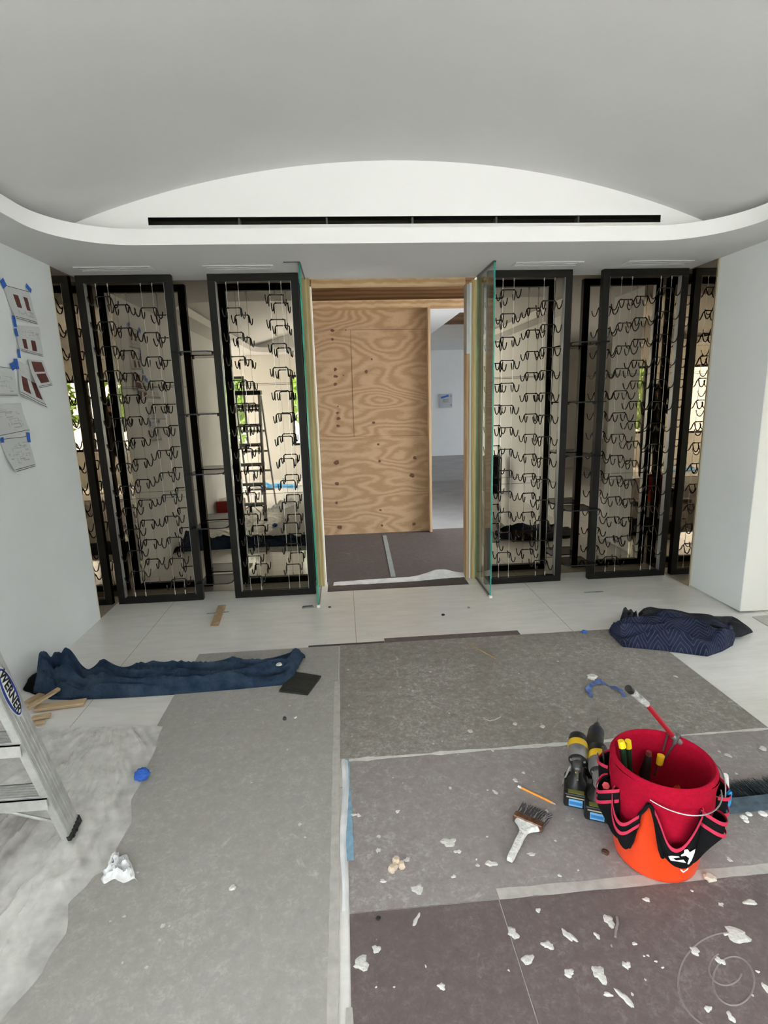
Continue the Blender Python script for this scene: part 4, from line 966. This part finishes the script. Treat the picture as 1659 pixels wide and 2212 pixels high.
wtape(60, 623, .055, .030, -.5, 'blue tape tab at the top right corner of the topmost drawing')
wtape(29, 694, .030, .065, .1, 'blue tape tab on the left edge below the topmost drawing')
wtape(33, 718, .028, .045, .2, 'blue tape tab on the left edge of the second drawing')
wtape(39, 764, .025, .050, 0, 'blue tape tab at the lower left of the second drawing')
wtape(34, 786, .030, .060, .1, 'blue tape tab above the lowest red-block drawing')
wtape(26, 791, .045, .040, .4, 'blue tape tab at the right corner of the faint drawing at the photo edge')
wtape(1, 943, .030, .070, 0, 'blue tape tab at the left corner of the lowest drawing')
wtape(60, 945, .030, .060, -.1, 'blue tape tab at the right corner of the lowest drawing')

# ------------------------------------------------------------------ tool bucket
BC = Vector((1.035, 1.545, 0)); A0 = math.atan2(-BC.y, -BC.x)
BH = .37; RB_, RT_ = .136, .156
def cyl(ph, r, z): a = A0+math.radians(ph); return (BC.x+r*math.cos(a), BC.y+r*math.sin(a), z)
def br(z): return RB_+(RT_-RB_)*z/BH
t = thing('tool_bucket', 'orange bucket wearing a red and black pocketed tool organiser, full of tools', 'bucket', (BC.x, BC.y, .005))
mb = MB(); z0 = .0052
mb.lathe([(0, z0), (RB_-.012, z0), (RB_-.004, z0+.006), (RB_, z0+.02), (br(.30), .30), (br(.31)+.005, .31), (br(.34)+.005, .34), (RT_, .37), (RT_-.004, .372), (RT_-.006, .365), (br(.1)-.006, .1), (RB_-.008, .02), (0, .02)], (BC.x, BC.y, 0), 64)
bk = mb.build('bucket_body', ORNG, t, smooth=True)
# white printing on the bucket, peeking below the pocket
mb = MB(); 
for a in ((34, .072, 39, .060), (39, .060, 46, .070)):
    n = 6
    for i in range(n):
        p0, p1 = a[0]+(a[2]-a[0])*i/n, a[0]+(a[2]-a[0])*(i+1)/n; q0, q1 = a[1]+(a[3]-a[1])*i/n, a[1]+(a[3]-a[1])*(i+1)/n
        mb.add([cyl(p0, br(q0)+.001, q0-.003), cyl(p1, br(q1)+.001, q1-.003), cyl(p1, br(q1)+.001, q1+.003), cyl(p0, br(q0)+.001, q0+.003)], [(0, 1, 2, 3)])
mb.build('bucket_print', WHITE, bk)
ZL = ([-180, -60, -45, -30, -24.5, -21.4, -17.6, -13, -9, -5.7, -.2, 5.2, 12, 30, 180], [.13, .13, .125, .125, .14, .19, .26, .285, .312, .304, .240, .162, .125, .125, .13])
def zlow(ph): return float(np.interp((ph+180) % 360-180, *ZL))
phs = np.concatenate([np.linspace(-180, -32, 60), np.linspace(-30, 14, 90), np.linspace(16, 180, 66)])
def apr(u, v):
    ph = float(phs[min(len(phs)-1, int(round(u*(len(phs)-1))))]); zt_ = BH+.004; zl = zlow(ph); z = zt_-(zt_-zl)*v
    return cyl(ph, br(min(z, BH))+.010+.002*math.sin(ph*.11)+.002*math.sin(z*60+ph*.05), z)
org = MB().grid(apr, len(phs)-1, 26)
org.grid(lambda u, v: cyl(360*u, (RT_+.010)-.020*v, BH+.004+.012*math.sin(v*PI)), 120, 8)
org.grid(lambda u, v: cyl(360*u, RT_-.010-.012*v-.003*math.sin(u*40)*v, BH+.004-(BH-.06)*v), 120, 14)
org.lathe([(RT_-.020, .062), (0, .060)], (BC.x, BC.y, 0), 48)
og = org.build('organiser_sleeve', RED, t, smooth=True)
# pockets: outlines given as (angle, height) tables
def pocket(top, bot, bulge, trims=(0,), base=.013):
    p0, p1 = top[0][0], top[-1][0]
    tp, tz = zip(*top); bp_, bz = zip(*bot)
    def rr(u, v):
        ph = p0+(p1-p0)*u; zb, zt_ = [sum(float(np.interp(ph+k*1.4, aa, bb)) for k in range(-3, 4))/7 for aa, bb in ((bp_, bz), (tp, tz))]; z = zb+(zt_-zb)*v
        return ph, z, br(z)+base+bulge*(math.sin(PI*min(1, max(0, u)))**.6)*min(1, .15+1.5*v)
    def fn(u, v): ph, z, r = rr(u, v); return cyl(ph, r, z)
    o = MB().grid(fn, 44, 18).build('pocket', BLKF, t, smooth=True, solid=-.003)
    for tv in trims:
        mb = MB(); vs = []; fs = []
        for i in range(45):
            ph, z, r = rr(i/44, 1); z -= tv; p = Vector(cyl(ph, r+.0028, z)); c = Vector((BC.x, BC.y, p.z)); d = (p-c).normalized()
            vs += [p-Vector((0, 0, .0065)), p+Vector((0, 0, .0065)), p+Vector((0, 0, .0065))+d*.0025, p-Vector((0, 0, .0065))+d*.0025]
        for i in range(44):
            for k in range(4): fs.append((4*i+k, 4*i+(k+1) % 4, 4*i+4+(k+1) % 4, 4*i+4+k))
        mb.add(vs, fs); mb.build('pocket_trim', PINK, o)
    return rr
rrM = pocket([(-3, .300), (2, .285), (6, .240), (10, .207), (15, .190), (21, .193), (28, .228), (37, .285), (46, .322)],
             [(-3, .275), (0, .235), (5, .165), (10, .135), (20, .105), (34, .090), (46, .100)], .030)
pocket([(44, .315), (54, .290), (66, .268), (80, .262)], [(44, .10), (56, .125), (68, .155), (80, .19)], .045, trims=(0, .042))
pocket([(-52, .300), (-46, .262), (-40, .225), (-34, .208), (-28, .212), (-22, .240), (-17, .262)], [(-52, .12), (-44, .095), (-34, .085), (-28, .10), (-22, .15), (-17, .235)], .034, trims=(0, .034))
pocket([(-82, .275), (-72, .252), (-62, .250), (-50, .285), (-44, .300)], [(-82, .13), (-60, .10), (-44, .10)], .045, trims=(0, .040))
pocket([(-125, .30), (-105, .275), (-84, .30)], [(-125, .12), (-84, .12)], .045)
pocket([(80, .31), (100, .285), (125, .31)], [(80, .14), (125, .14)], .040, trims=(0, .06))
for A in (([-9.5, -13, -17.6, -21.4, -24.5, -28], [.316, .288, .262, .192, .142, .11]), ([-9.0, -5.7, -2.5, -.2, 2.5, 5.2, 9], [.316, .304, .272, .242, .20, .162, .13])):
    P = [Vector(cyl(a_, br(z_)+.017, z_)) for a_, z_ in zip(*A)]
    Q = [P[0]]
    for i in range(len(P)-1): Q += [P[i].lerp(P[i+1], .5), P[i+1]]
    MB().tube(Q, .0062, 6).build('gap_binding', BLKF, t, smooth=True)
# white emblem on the front pocket
eb = MB()
def E2(x, y): return (12+(x-845)/275*24.5, .203-(y-1340)/168*.062)
for poly in ([(985,1342),(1020,1340),(1048,1375),(1120,1362),(1118,1400),(1090,1470),(1060,1508),(1040,1498),(1052,1440),(1010,1408),(962,1412),(958,1400),(985,1378)],
             [(845,1440),(870,1425),(940,1415),(950,1425),(890,1445),(920,1462),(990,1448),(1025,1485),(870,1475)]):
    P = []
    for x, y in poly:
        ph, z = E2(x, y); u = (ph+3)/49; P.append(cyl(ph, br(z)+.013+.030*(math.sin(PI*u)**.6)+.0065, z))
    eb.add(P, [tuple(range(len(P)))])
eb.build('white_emblem', WHITE, t)
# bail wire
P = [Vector(cyl(ph, br(.33)+.018+.022*math.sin(math.radians((ph+8)*1.9)), .334-.012*math.sin(math.radians((ph+8)*1.9)))) for ph in np.linspace(-8, 84, 26)]
MB().tube(P, .0022, 6).build('bail_wire', GRMET, t, smooth=True)
P = [Vector(cyl(ph, br(.30)+.035, .30+.05*math.sin(math.radians((ph-84)*3.2)))) for ph in np.linspace(84, 140, 14)]
MB().tube(P, .0022, 6).build('bail_wire', GRMET, t, smooth=True)

def rod(name, lab, cat, segs, origin=None):
    """segs: list of (part name, p0, p1, r0, r1, material, sides)"""
    t = thing(name, lab, cat, segs[0][1])
    for pn, a, b2, r0, r1, M, n in segs:
        MB().tube([a, Vector(a).lerp(Vector(b2), .5), b2], [r0, (r0+r1)/2, r1], n).build(pn, M, t, smooth=n > 6)
    return t
def inb(px, py, z): p = at(px, py, 2, z); return Vector((p.x, p.y, z))
def inn(px, py, R=.118):
    d = CR*((px-IW/2)/FPX) + CU*((IH/2-py)/FPX) + CF; ox, oy = -BC.x, -BC.y
    a = d.x**2+d.y**2; b_ = 2*(ox*d.x+oy*d.y); c = ox*ox+oy*oy-R*R; q = (-b_+math.sqrt(max(0, b_*b_-4*a*c)))/2/a
    return Vector((0, 0, CH))+d*q
t = thing('pliers', 'pliers with dark green grips and yellow ends standing inside the bucket', 'pliers', inn(1345, 1655))
for dx in (0, 12):
    MB().tube([inn(1350+dx, 1672), inn(1347+dx, 1640), inn(1345+dx, 1614)], [.008, .010, .011], 10).build('grip', mat('dark_green_grip', (.012, .035, .018), .4), t, smooth=True)
    MB().tube([inn(1345+dx, 1614), inn(1341+dx*1.3, 1600)], [.013, .011], 8).build('grip_end', YEL2, t, smooth=True)
rod('screwdriver', 'black screwdriver handle with chrome cap standing inside the bucket', 'screwdriver', [('handle', inn(1392, 1676, .11), inn(1401, 1632, .11), .020, .011, BLKP, 12), ('cap', inn(1401, 1632, .11), inn(1402, 1623, .11), .010, .009, STEEL, 12)])
rod('nut_driver', 'tool with a yellow grip lying low inside the bucket', 'tool', [('handle', inn(1424, 1650, .11), inn(1428, 1632, .11), .012, .013, YEL, 10), ('shaft', inn(1414, 1676, .11), inn(1424, 1650, .11), .005, .006, STEEL, 8)])
rod('bent_rod', 'dark bent steel rod hooked over the far bucket rim', 'tool', [('shaft', inn(1436, 1640, .125), inn(1456, 1606, .125), .003, .004, DKMET, 8), ('head', inn(1456, 1606, .125), inb(1466, 1586, .405), .008, .009, DKMET, 8), ('loop', inn(1432, 1622, .13), inb(1443, 1582, .40), .003, .003, DKMET, 6)])
rod('red_pole', 'dark red tool handle with paint-smeared grip leaning out over the far rim', 'tool handle',
    [('shaft', inb(1452, 1588, .40), inb(1397, 1521, .55), .009, .009, mat('dark_red_paint', (.30, .01, .02), .35), 12), ('ferrule', inb(1470, 1604, .37), inb(1452, 1588, .40), .010, .010, GRMET, 10),
     ('grip', inb(1397, 1521, .55), inb(1363, 1492, .63), .011, .012, mat('smeared_grip', (.12, .12, .12), .7, col2=(.6, .58, .55), scale=40), 12), ('end_cap', inb(1363, 1492, .63), inb(1357, 1487, .645), .013, .012, BLKP, 12)])
rod('steel_punch', 'thin steel punch with flat head in a left bucket pocket', 'tool', [('shaft', inb(1327, 1708, .24), inb(1342, 1680, .30), .003, .003, STEEL, 8), ('head', inb(1342, 1680, .30), inb(1346, 1674, .315), .007, .008, STEEL, 10)])
rod('screwdriver', 'short steel driver poking out of the front left pocket', 'screwdriver', [('shaft', inb(1342, 1757, .15), inb(1347, 1743, .19), .003, .003, STEEL, 8), ('head', inb(1347, 1743, .19), inb(1348, 1740, .197), .005, .005, STEEL, 8)])
rod('steel_chisel', 'long grey steel rod leaning in the front left pocket beside the orange gap', 'tool', [('shaft', inb(1362, 1764, .13), inb(1380, 1737, .21), .005, .005, GRMET, 8)])
rod('marker', 'pinkish red marker cap in the upper left bucket pocket', 'marker', [('cap', inb(1309, 1710, .20), inb(1309, 1697, .255), .014, .013, mat('pink_red_plastic', (.85, .09, .12), .5), 6)])
rod('drill_bit', 'long steel bit standing in the leftmost bucket pocket, nearest the drills', 'drill bit', [('shaft', inb(1297, 1662, .24), inb(1290, 1625, .34), .003, .003, STEEL, 6)])
rod('drill_bit', 'darker steel bit standing beside the long one in the leftmost pocket', 'drill bit', [('shaft', inb(1306, 1660, .24), inb(1302, 1612, .36), .004, .003, DKMET, 6)])
rod('caulk_nozzle', 'white tube tip standing at the right side of the bucket', 'tube', [('tube', inb(1570, 1705, .25), inb(1567, 1675, .32), .008, .009, WHITE, 10)])
p0, p1 = inb(1552, 1764, .17), inb(1578, 1708, .31)
t = thing('putty_knife', 'bright blue plastic scraper standing in the right bucket pocket', 'scraper', p0)
d = (p1-p0).normalized(); s_ = d.cross(Vector((0, 1, 0))).normalized(); nrm = d.cross(s_)
mb = MB(); prof = [(0, .014), (.25, .016), (.45, .020), (.55, .019), (.8, .011), (1, .003)]; Lh = (p1-p0).length; n = len(prof)
vs = [p0+d*Lh*q-s_*w+nrm*k for k in (-.004, .004) for q, w in prof]+[p0+d*Lh*q+s_*w+nrm*k for k in (-.004, .004) for q, w in prof]
fs = []
for i in range(n-1): fs += [(i, 2*n+i, 2*n+i+1, i+1), (n+i, n+i+1, 3*n+i+1, 3*n+i), (i, i+1, n+i+1, n+i), (2*n+i, 3*n+i, 3*n+i+1, 2*n+i+1)]
fs += [(0, n, 3*n, 2*n)]
mb.add(vs, fs); mb.build('handle', CYAN, t)
rod('wire_bundle', 'small tangle of tan twine tied at the right side of the bucket rim', 'twine', [('knot', inb(1552, 1735, .24), inb(1560, 1718, .27), .012, .006, mat('tan_twine', (.45, .32, .18), .9), 7), ('cord', inb(1545, 1722, .26), inb(1556, 1726, .26), .006, .004, mat('tan_twine', (.45, .32, .18)), 6)])

# broom head on the floor at right
a, b_ = at(1568, 1762), at(1700, 1748)
t = thing('broom_head', 'dark blue-black bristle broom head with white marks on the floor right of the bucket', 'broom', a)
dx = (b_-a); dx.z = 0; dx.normalize(); dy = Vector((-dx.y, dx.x, 0)); Lh = .42
mb = MB(); p = a
mb.add([p+dy*.0+Vector((0,0,.005)), p+dx*Lh+Vector((0,0,.005)), p+dx*Lh+dy*.04+Vector((0,0,.005)), p+dy*.04+Vector((0,0,.005)), p+Vector((0,0,.035)), p+dx*Lh+Vector((0,0,.035)), p+dx*Lh+dy*.04+Vector((0,0,.04)), p+dy*.04+Vector((0,0,.04))], [(0,3,2,1),(4,5,6,7),(0,1,5,4),(1,2,6,5),(2,3,7,6),(3,0,4,7)])
mb.build('head_block', mat('slate_block', (.06, .09, .12), .7, var=.3, scale=30), t)
mb = MB(); rb = random.Random(9)
for i in range(900):
    u = rb.uniform(0, Lh); z = rb.uniform(.006, .036); l = rb.uniform(.085, .115); k = rb.uniform(-.02, .02)
    q0 = a+dx*u+dy*.038+Vector((0, 0, z)); q1 = a+dx*(u+k)+dy*(.038+l)+Vector((0, 0, z*.9))
    mb.tube([q0, q1], [.0011, .0005], 3, mi=rb.choice((0, 0, 0, 1)), cap=False)
o = mb.build('bristles', [mat('blue_black_bristle', (.03, .045, .055), .6), mat('grey_blue_bristle', (.2, .24, .26), .6)], t); o['kind'] = 'stuff'
mb = MB()
for (x, y, r) in ((1607, 1765, .014), (1618, 1758, .012), (1612, 1773, .010), (1648, 1757, .016)):
    c = at(x, y, 2, .04); mb.lathe([(0, .041), (r*.6, .0405), (r, .037), (0, .037)], (c.x, c.y, .002), 9)
mb.build('paint_marks', WHITE, t)

# ------------------------------------------------------------------ cordless drills
def drill(px, py, ang, lab, scale=1.0, body=YEL, second=GRMET, third=BLKP, front=True, tilt=0):
    c = at(px, py); c.z = .0045
    t = thing('cordless_drill', lab, 'drill', c, 'cordless drills beside the bucket')
    R = Matrix.Translation(c) @ Matrix.Rotation(ang, 4, 'Z') @ Matrix.Rotation(tilt, 4, 'X') @ Matrix.Diagonal((1.16*scale, 1.12*scale, .98*scale, 1))
    def bld(mb, name, M, par=t, **k): mb.xf(R); return mb.build(name, M, par, **k)
    # local: nose toward -y
    bat = bld(MB().prism([(-.036, -.062), (.036, -.062), (.040, -.05), (.040, .05), (.030, .062), (-.030, .062), (-.040, .05), (-.040, -.05)], 0, .062), 'battery', BLKP, bevel=.006)
    bld(MB().box((-.022, -.0645, .010), (.022, -.0625, .040)), 'label', LBL, bat)
    bld(MB().box((-.020, -.0655, .018), (.020, -.0645, .031)), 'label_band', mat('mid_blue_label', (.04, .20, .48), .5), bat)
    bld(MB().box((-.030, -.0645, .046), (.030, -.0620, .050)), 'stripe', mat('cream_stripe', (.5, .46, .32), .5), bat)
    bld(MB().box((-.026, -.058, .0625), (.026, -.040, .0645)), 'name_plate', OLIVE, bat)
    mb = MB(); secs = [(0, .034, .044, .062), (.005, .022, .032, .085), (.010, .018, .026, .12), (.006, .019, .028, .155), (.0, .024, .036, .175)]
    n = 12; vs = []; fs = []
    for oy, wx, wy, z in secs:
        for k in range(n): q = 2*PI*k/n; vs.append((wx*math.cos(q), oy+wy*math.sin(q), z))
    for i in range(len(secs)-1):
        for k in range(n): fs.append((i*n+k, i*n+(k+1) % n, (i+1)*n+(k+1) % n, (i+1)*n+k))
    mb.add(vs, fs); gr = bld(mb, 'grip', BLKP, smooth=True)
    bld(MB().box((-.006, -.040, .138), (.006, -.026, .165)), 'trigger', body, gr, bevel=.003)
    z = .205
    bld(MB().lathe([(0, .10), (.022, .099), (.029, .09), (.032, .06), (.033, .045)], (0, 0, z), 20, 'y'), 'motor_cap', BLKP, smooth=True)
    bld(MB().lathe([(.0335, .046), (.0345, .03), (.0340, .012), (.0335, .010)], (0, 0, z), 20, 'y'), 'housing_band', body, smooth=True)
    bld(MB().lathe([(.0335, .010), (.034, -.01), (.033, -.035), (.030, -.048)], (0, 0, z), 20, 'y'), 'gear_case', second, smooth=True)
    bld(MB().lathe([(.030, -.048), (.026, -.056), (.020, -.060), (.016, -.062)], (0, 0, z), 20, 'y'), 'nose_ring', BLKP, smooth=True)
    for sx in (-1, 1): bld(MB().tube([(sx*.021, -.056, z+.008), (sx*.021, -.0605, z+.008)], .004, 8), 'screw', STEEL)
    ch = bld(MB().lathe([(.016, -.062), (.016, -.085), (.012, -.098), (.006, -.102), (0, -.102)] if front else [(.022, -.062), (.023, -.075), (.020, -.082), (.021, -.105), (.016, -.118), (.009, -.122), (0, -.122)], (0, 0, z), 18, 'y'), 'chuck', DKMET if front else GRMET, smooth=True)
    bld(MB().tube([(0, -.10, z), (0, -.15, z)], [.004, .003], 6), 'bit', STEEL, ch)
    return t
drill(1243, 1722, math.radians(-24), 'gold and grey cordless drill standing on its battery, leftmost beside the bucket')
drill(1288, 1750, math.radians(-24), 'cordless drill with silver chuck, partly hidden behind the left bucket pockets', front=False)
drill(1282, 1668, math.radians(150), 'black cordless drill turned away behind the other two', scale=.85, body=BLKP, second=mat('dark_navy_plastic', (.01, .015, .03), .4))
rod('paint_stirrer', 'paint-splashed thin stick leaning left of the leftmost drill', 'stick', [('stick', inb(1213, 1698, .02), inb(1232, 1655, .12), .004, .004, mat('smeared_grip', (.12, .12, .12)), 6)])

# ------------------------------------------------------------------ things mostly seen in the mirrors
t = thing('red_crate', 'low red box topped with crumpled plastic, reflected in the left mirror', 'box', (-1.70, 1.1, 0))
B((-1.90, .93, .03), (-1.52, 1.20, .20)).build('box_body', mat('red_card', (.30, .01, .012), .5), t, bevel=.006)
MB().grid(lambda u, v: (-1.89+.36*u, .94+.25*v, .205+.05*(abs(noise.noise(Vector((u*6, v*5, 0)))))*min(1, 6*min(u, 1-u, v, 1-v))), 24, 18).build('crumpled_film', FILMW, t, smooth=True)
tag(MB().grid(lambda u, v: (-1.75+.75*u+.15*v, -1.75+.5*v+.2*u, .006+.10*abs(noise.noise(Vector((u*3, v*2.5, 4))))*min(1, 5*min(u, 1-u, v, 1-v))), 30, 22).build('blue_tarp', CYAN, smooth=True), 'bright blue crumpled tarp on the floor, reflected through the ladder rungs', 'tarp')
tag(MB().grid(lambda u, v: (-1.0+.22*u-.22*v, .55+.55*v, .006+.16*(abs(noise.noise(Vector((u*3, v*4, 6))))+.25)*min(1, 4*min(u, 1-u, v, 1-v))), 30, 30).build('plastic_bundle', FILMW, smooth=True), 'bundle of clear plastic film on the floor, reflected behind the ladder', 'plastic film')
tag(MB().lathe([(0, 0), (.02, .004), (.03, .02), (.032, .035), (.02, .055), (0, .06)], (-.60, .85, .004), 16).build('black_ball', BLKP, smooth=True), 'small round black object on the floor, reflected beside the ladder', 'ball')
tag(MB().prism([(2.35, .10), (2.62, .10), (2.60, .42), (2.40, .42)], 0.001, .62).build('black_bin', BLKF, bevel=.02), 'tall black bag standing by the right wall, reflected through the glass panel', 'bag')
sw = at(1203, 920, 0, 2.74); t = thing('light_switch', 'white switch plate reflected in the third rack mirror', 'switch', (2.735, 9.12-sw.y, sw.z))
B((2.732, 9.12-sw.y-.04, sw.z-.06), (2.740, 9.12-sw.y+.04, sw.z+.06)).build('switch_plate', WHITE, t); B((2.729, 9.12-sw.y-.008, sw.z-.02), (2.732, 9.12-sw.y+.008, sw.z+.02)).build('rocker', WHITE, t)

# photographer, seen only as a dark reflection in the mirror corners
def person():
    t = thing('person', 'person in dark clothes holding up a phone, reflected in the mirror corners', 'person', (0.02, -.42, 0))
    J = {'pel': (0, 0, .93, .15), 'wst': (0, 0, 1.08, .135), 'chs': (0, .01, 1.28, .155), 'nk0': (0, .01, 1.43, .085), 'nk': (0, .02, 1.50, .055), 'hd': (0, .04, 1.60, .085), 'ht': (0, .03, 1.68, .08)}
    Ed = [('pel', 'wst'), ('wst', 'chs'), ('chs', 'nk0'), ('nk0', 'nk'), ('nk', 'hd'), ('hd', 'ht')]
    for s, n in ((-1, 'l'), (1, 'r')):
        J.update({n+'sh': (s*.17, .0, 1.40, .062), n+'el': (s*.25, .14, 1.20, .045), n+'wr': (s*.10, .33, 1.44, .030), n+'pa': (s*.065, .375, 1.50, .030),
                  n+'hp': (s*.10, 0, .88, .105), n+'kn': (s*.12, .02, .48, .062), n+'an': (s*.13, -.02, .09, .042), n+'to': (s*.15, .14, .035, .036)})
        Ed += [('nk0', n+'sh'), (n+'sh', n+'el'), (n+'el', n+'wr'), (n+'wr', n+'pa'), ('pel', n+'hp'), (n+'hp', n+'kn'), (n+'kn', n+'an'), (n+'an', n+'to')]
        for k, (fx, fz, fl) in enumerate(((.02, .03, .06), (.012, .012, .065), (.012, -.008, .06), (.014, -.026, .05))):
            b0 = n+'f%d' % k; J[b0+'a'] = (s*.055, .385, 1.51+fz, .0095); J[b0+'b'] = (s*(.055-fl*.45), .405, 1.515+fz, .009); J[b0+'c'] = (s*(.055-fl*.75), .398, 1.515+fz, .008)
            Ed += [(n+'pa', b0+'a'), (b0+'a', b0+'b'), (b0+'b', b0+'c')]
        J[n+'t1'] = (s*.06, .36, 1.535, .011); J[n+'t2'] = (s*.04, .355, 1.56, .009); Ed += [(n+'pa', n+'t1'), (n+'t1', n+'t2')]
    nm = list(J); ix = {k: i for i, k in enumerate(nm)}
    me = bpy.data.meshes.new('body'); me.from_pydata([J[k][:3] for k in nm], [(ix[a], ix[b]) for a, b in Ed], [])
    o = bpy.data.objects.new('body', me); COL.objects.link(o); o.parent = t
    sk = o.modifiers.new('skin', 'SKIN')
    for i, k in enumerate(nm): me.skin_vertices[0].data[i].radius = (J[k][3], J[k][3]*(.8 if k in ('chs', 'wst', 'pel') else 1)); me.skin_vertices[0].data[i].use_root = (k == 'pel')
    sb = o.modifiers.new('sub', 'SUBSURF'); sb.levels = 1; sb.render_levels = 2
    me.materials.append(mat('dark_clothing', (.02, .02, .024), .9))
    def W(x, y, z): return Vector((x+.02, y-.42, z))
    MB().lathe([(.0, .115), (.055, .10), (.082, .05), (.090, 0), (.092, -.01)], W(0, .03, 1.625), 20).build('cap', BLKF, t, smooth=True)
    MB().grid(lambda u, v: W(-.07+.14*u, .10+.09*v*math.sin(PI*(.15+.7*u)), 1.628-.01*v), 10, 4).build('cap_brim', BLKF, t, solid=.004)
    # face
    f = MB()
    def fc(u, v):
        a = (u-.5)*2.2; z = 1.52+.13*v; r = .082*math.sin(PI*(.22+.56*v))**.5; nose = .022*math.exp(-((u-.5)/.06)**2-((v-.48)/.16)**2)
        eye = -.008*(math.exp(-((u-.36)/.06)**2)+math.exp(-((u-.64)/.06)**2))*math.exp(-((v-.66)/.08)**2)
        return W((r+nose+eye)*math.sin(a), .035+(r+nose+eye)*math.cos(a), z)
    fo = f.grid(fc, 30, 22).build('face', SKIN, t, smooth=True)
    for s in (-1, 1):
        MB().lathe([(0, -.008), (.008, -.004), (.009, 0), (.006, .005), (0, .006)], W(s*.030, .112, 1.603), 10, 'y').build('eye', WHITE, fo, smooth=True)
        MB().tube([W(s*.090, .035, 1.585), W(s*.096, .03, 1.60), W(s*.092, .035, 1.62)], [.008, .012, .008], 8).build('ear', SKIN, t, smooth=True)
    MB().tube([W(-.022, .112, 1.553), W(0, .118, 1.550), W(.022, .112, 1.553)], [.003, .0045, .003], 6).build('mouth', mat('lips', (.35, .12, .10), .5), fo, smooth=True)
person()
tag(B((-.042, -.022, 1.49), (.058, -.012, 1.66)).build('phone', BLKP, bevel=.003), 'dark phone held up in both hands, reflected in the mirror', 'phone')

# outdoors beyond the windows
struct('ground_bounce', B((-40, -40, -.15), (-3.9, 40, -.11)), GBOUNCE); struct('ground_bounce_rear', B((-3.9, -40, -.15), (5.5, -2.65, -.11)), GBOUNCE); struct('ground_bounce_right', B((5.5, -40, -.15), (45, 40, -.11)), GBOUNCE)
def tree(x, y, h, r, seed, lab):
    t = thing('garden_tree', lab, 'tree', (x, y, -.11), 'garden trees outside the windows')
    MB().tube([(x, y, -.11), (x+.1, y, h*.4), (x, y+.05, h*.7)], [.12, .09, .05], 8).build('trunk', BARK, t)
    rb = random.Random(seed); mb = MB()
    for i in range(1300):
        d = Vector((rb.gauss(0, 1), rb.gauss(0, 1), rb.gauss(0, 1))).normalized()*(rb.random()**.4)*r
        c = Vector((x, y, h*.62))+Vector((d.x, d.y, d.z*1.25)); s_ = rb.uniform(.09, .17)
        a = Vector((rb.gauss(0, 1), rb.gauss(0, 1), rb.gauss(0, 1))).normalized(); b2 = a.cross(Vector((rb.gauss(0, 1), rb.gauss(0, 1), 1))).normalized()
        mb.add([c-a*s_, c-b2*s_*.5, c+a*s_, c+b2*s_*.5], [(0, 1, 2, 3)])
    o = mb.build('foliage', LEAF, t)
for k, (x, y, h, r, lab) in enumerate(((-.6, -6.5, 3.4, 1.1, 'leafy green garden tree seen in the window beside the left glass panel'), (1.6, -7.5, 3.6, 1.3, 'bushy green garden tree seen in the far left mirror window'),
                              (-3.2, -7.0, 3.0, 1.2, 'pale green garden tree seen in the far right mirror window'), (4.6, -6.9, 2.6, 1.0, 'small rounded garden tree at the edge of the mirror view'))): tree(x, y, h, r, k, lab)
hs = thing('garden_house', 'pale stucco house with a dark window seen outside in the right mirrors', 'house', (-6, -14, -.11))
B((-9.5, -16, -.11), (-2.5, -12, 3.2)).build('wall', STUC, hs); B((-9.8, -16.2, 3.2), (-2.2, -11.8, 3.4)).build('roof', WHITE, hs)
for x in (-7.5, -4.3): B((x, -12.02, 1.0), (x+.9, -11.98, 2.1)).build('house_window', BLACK, hs)
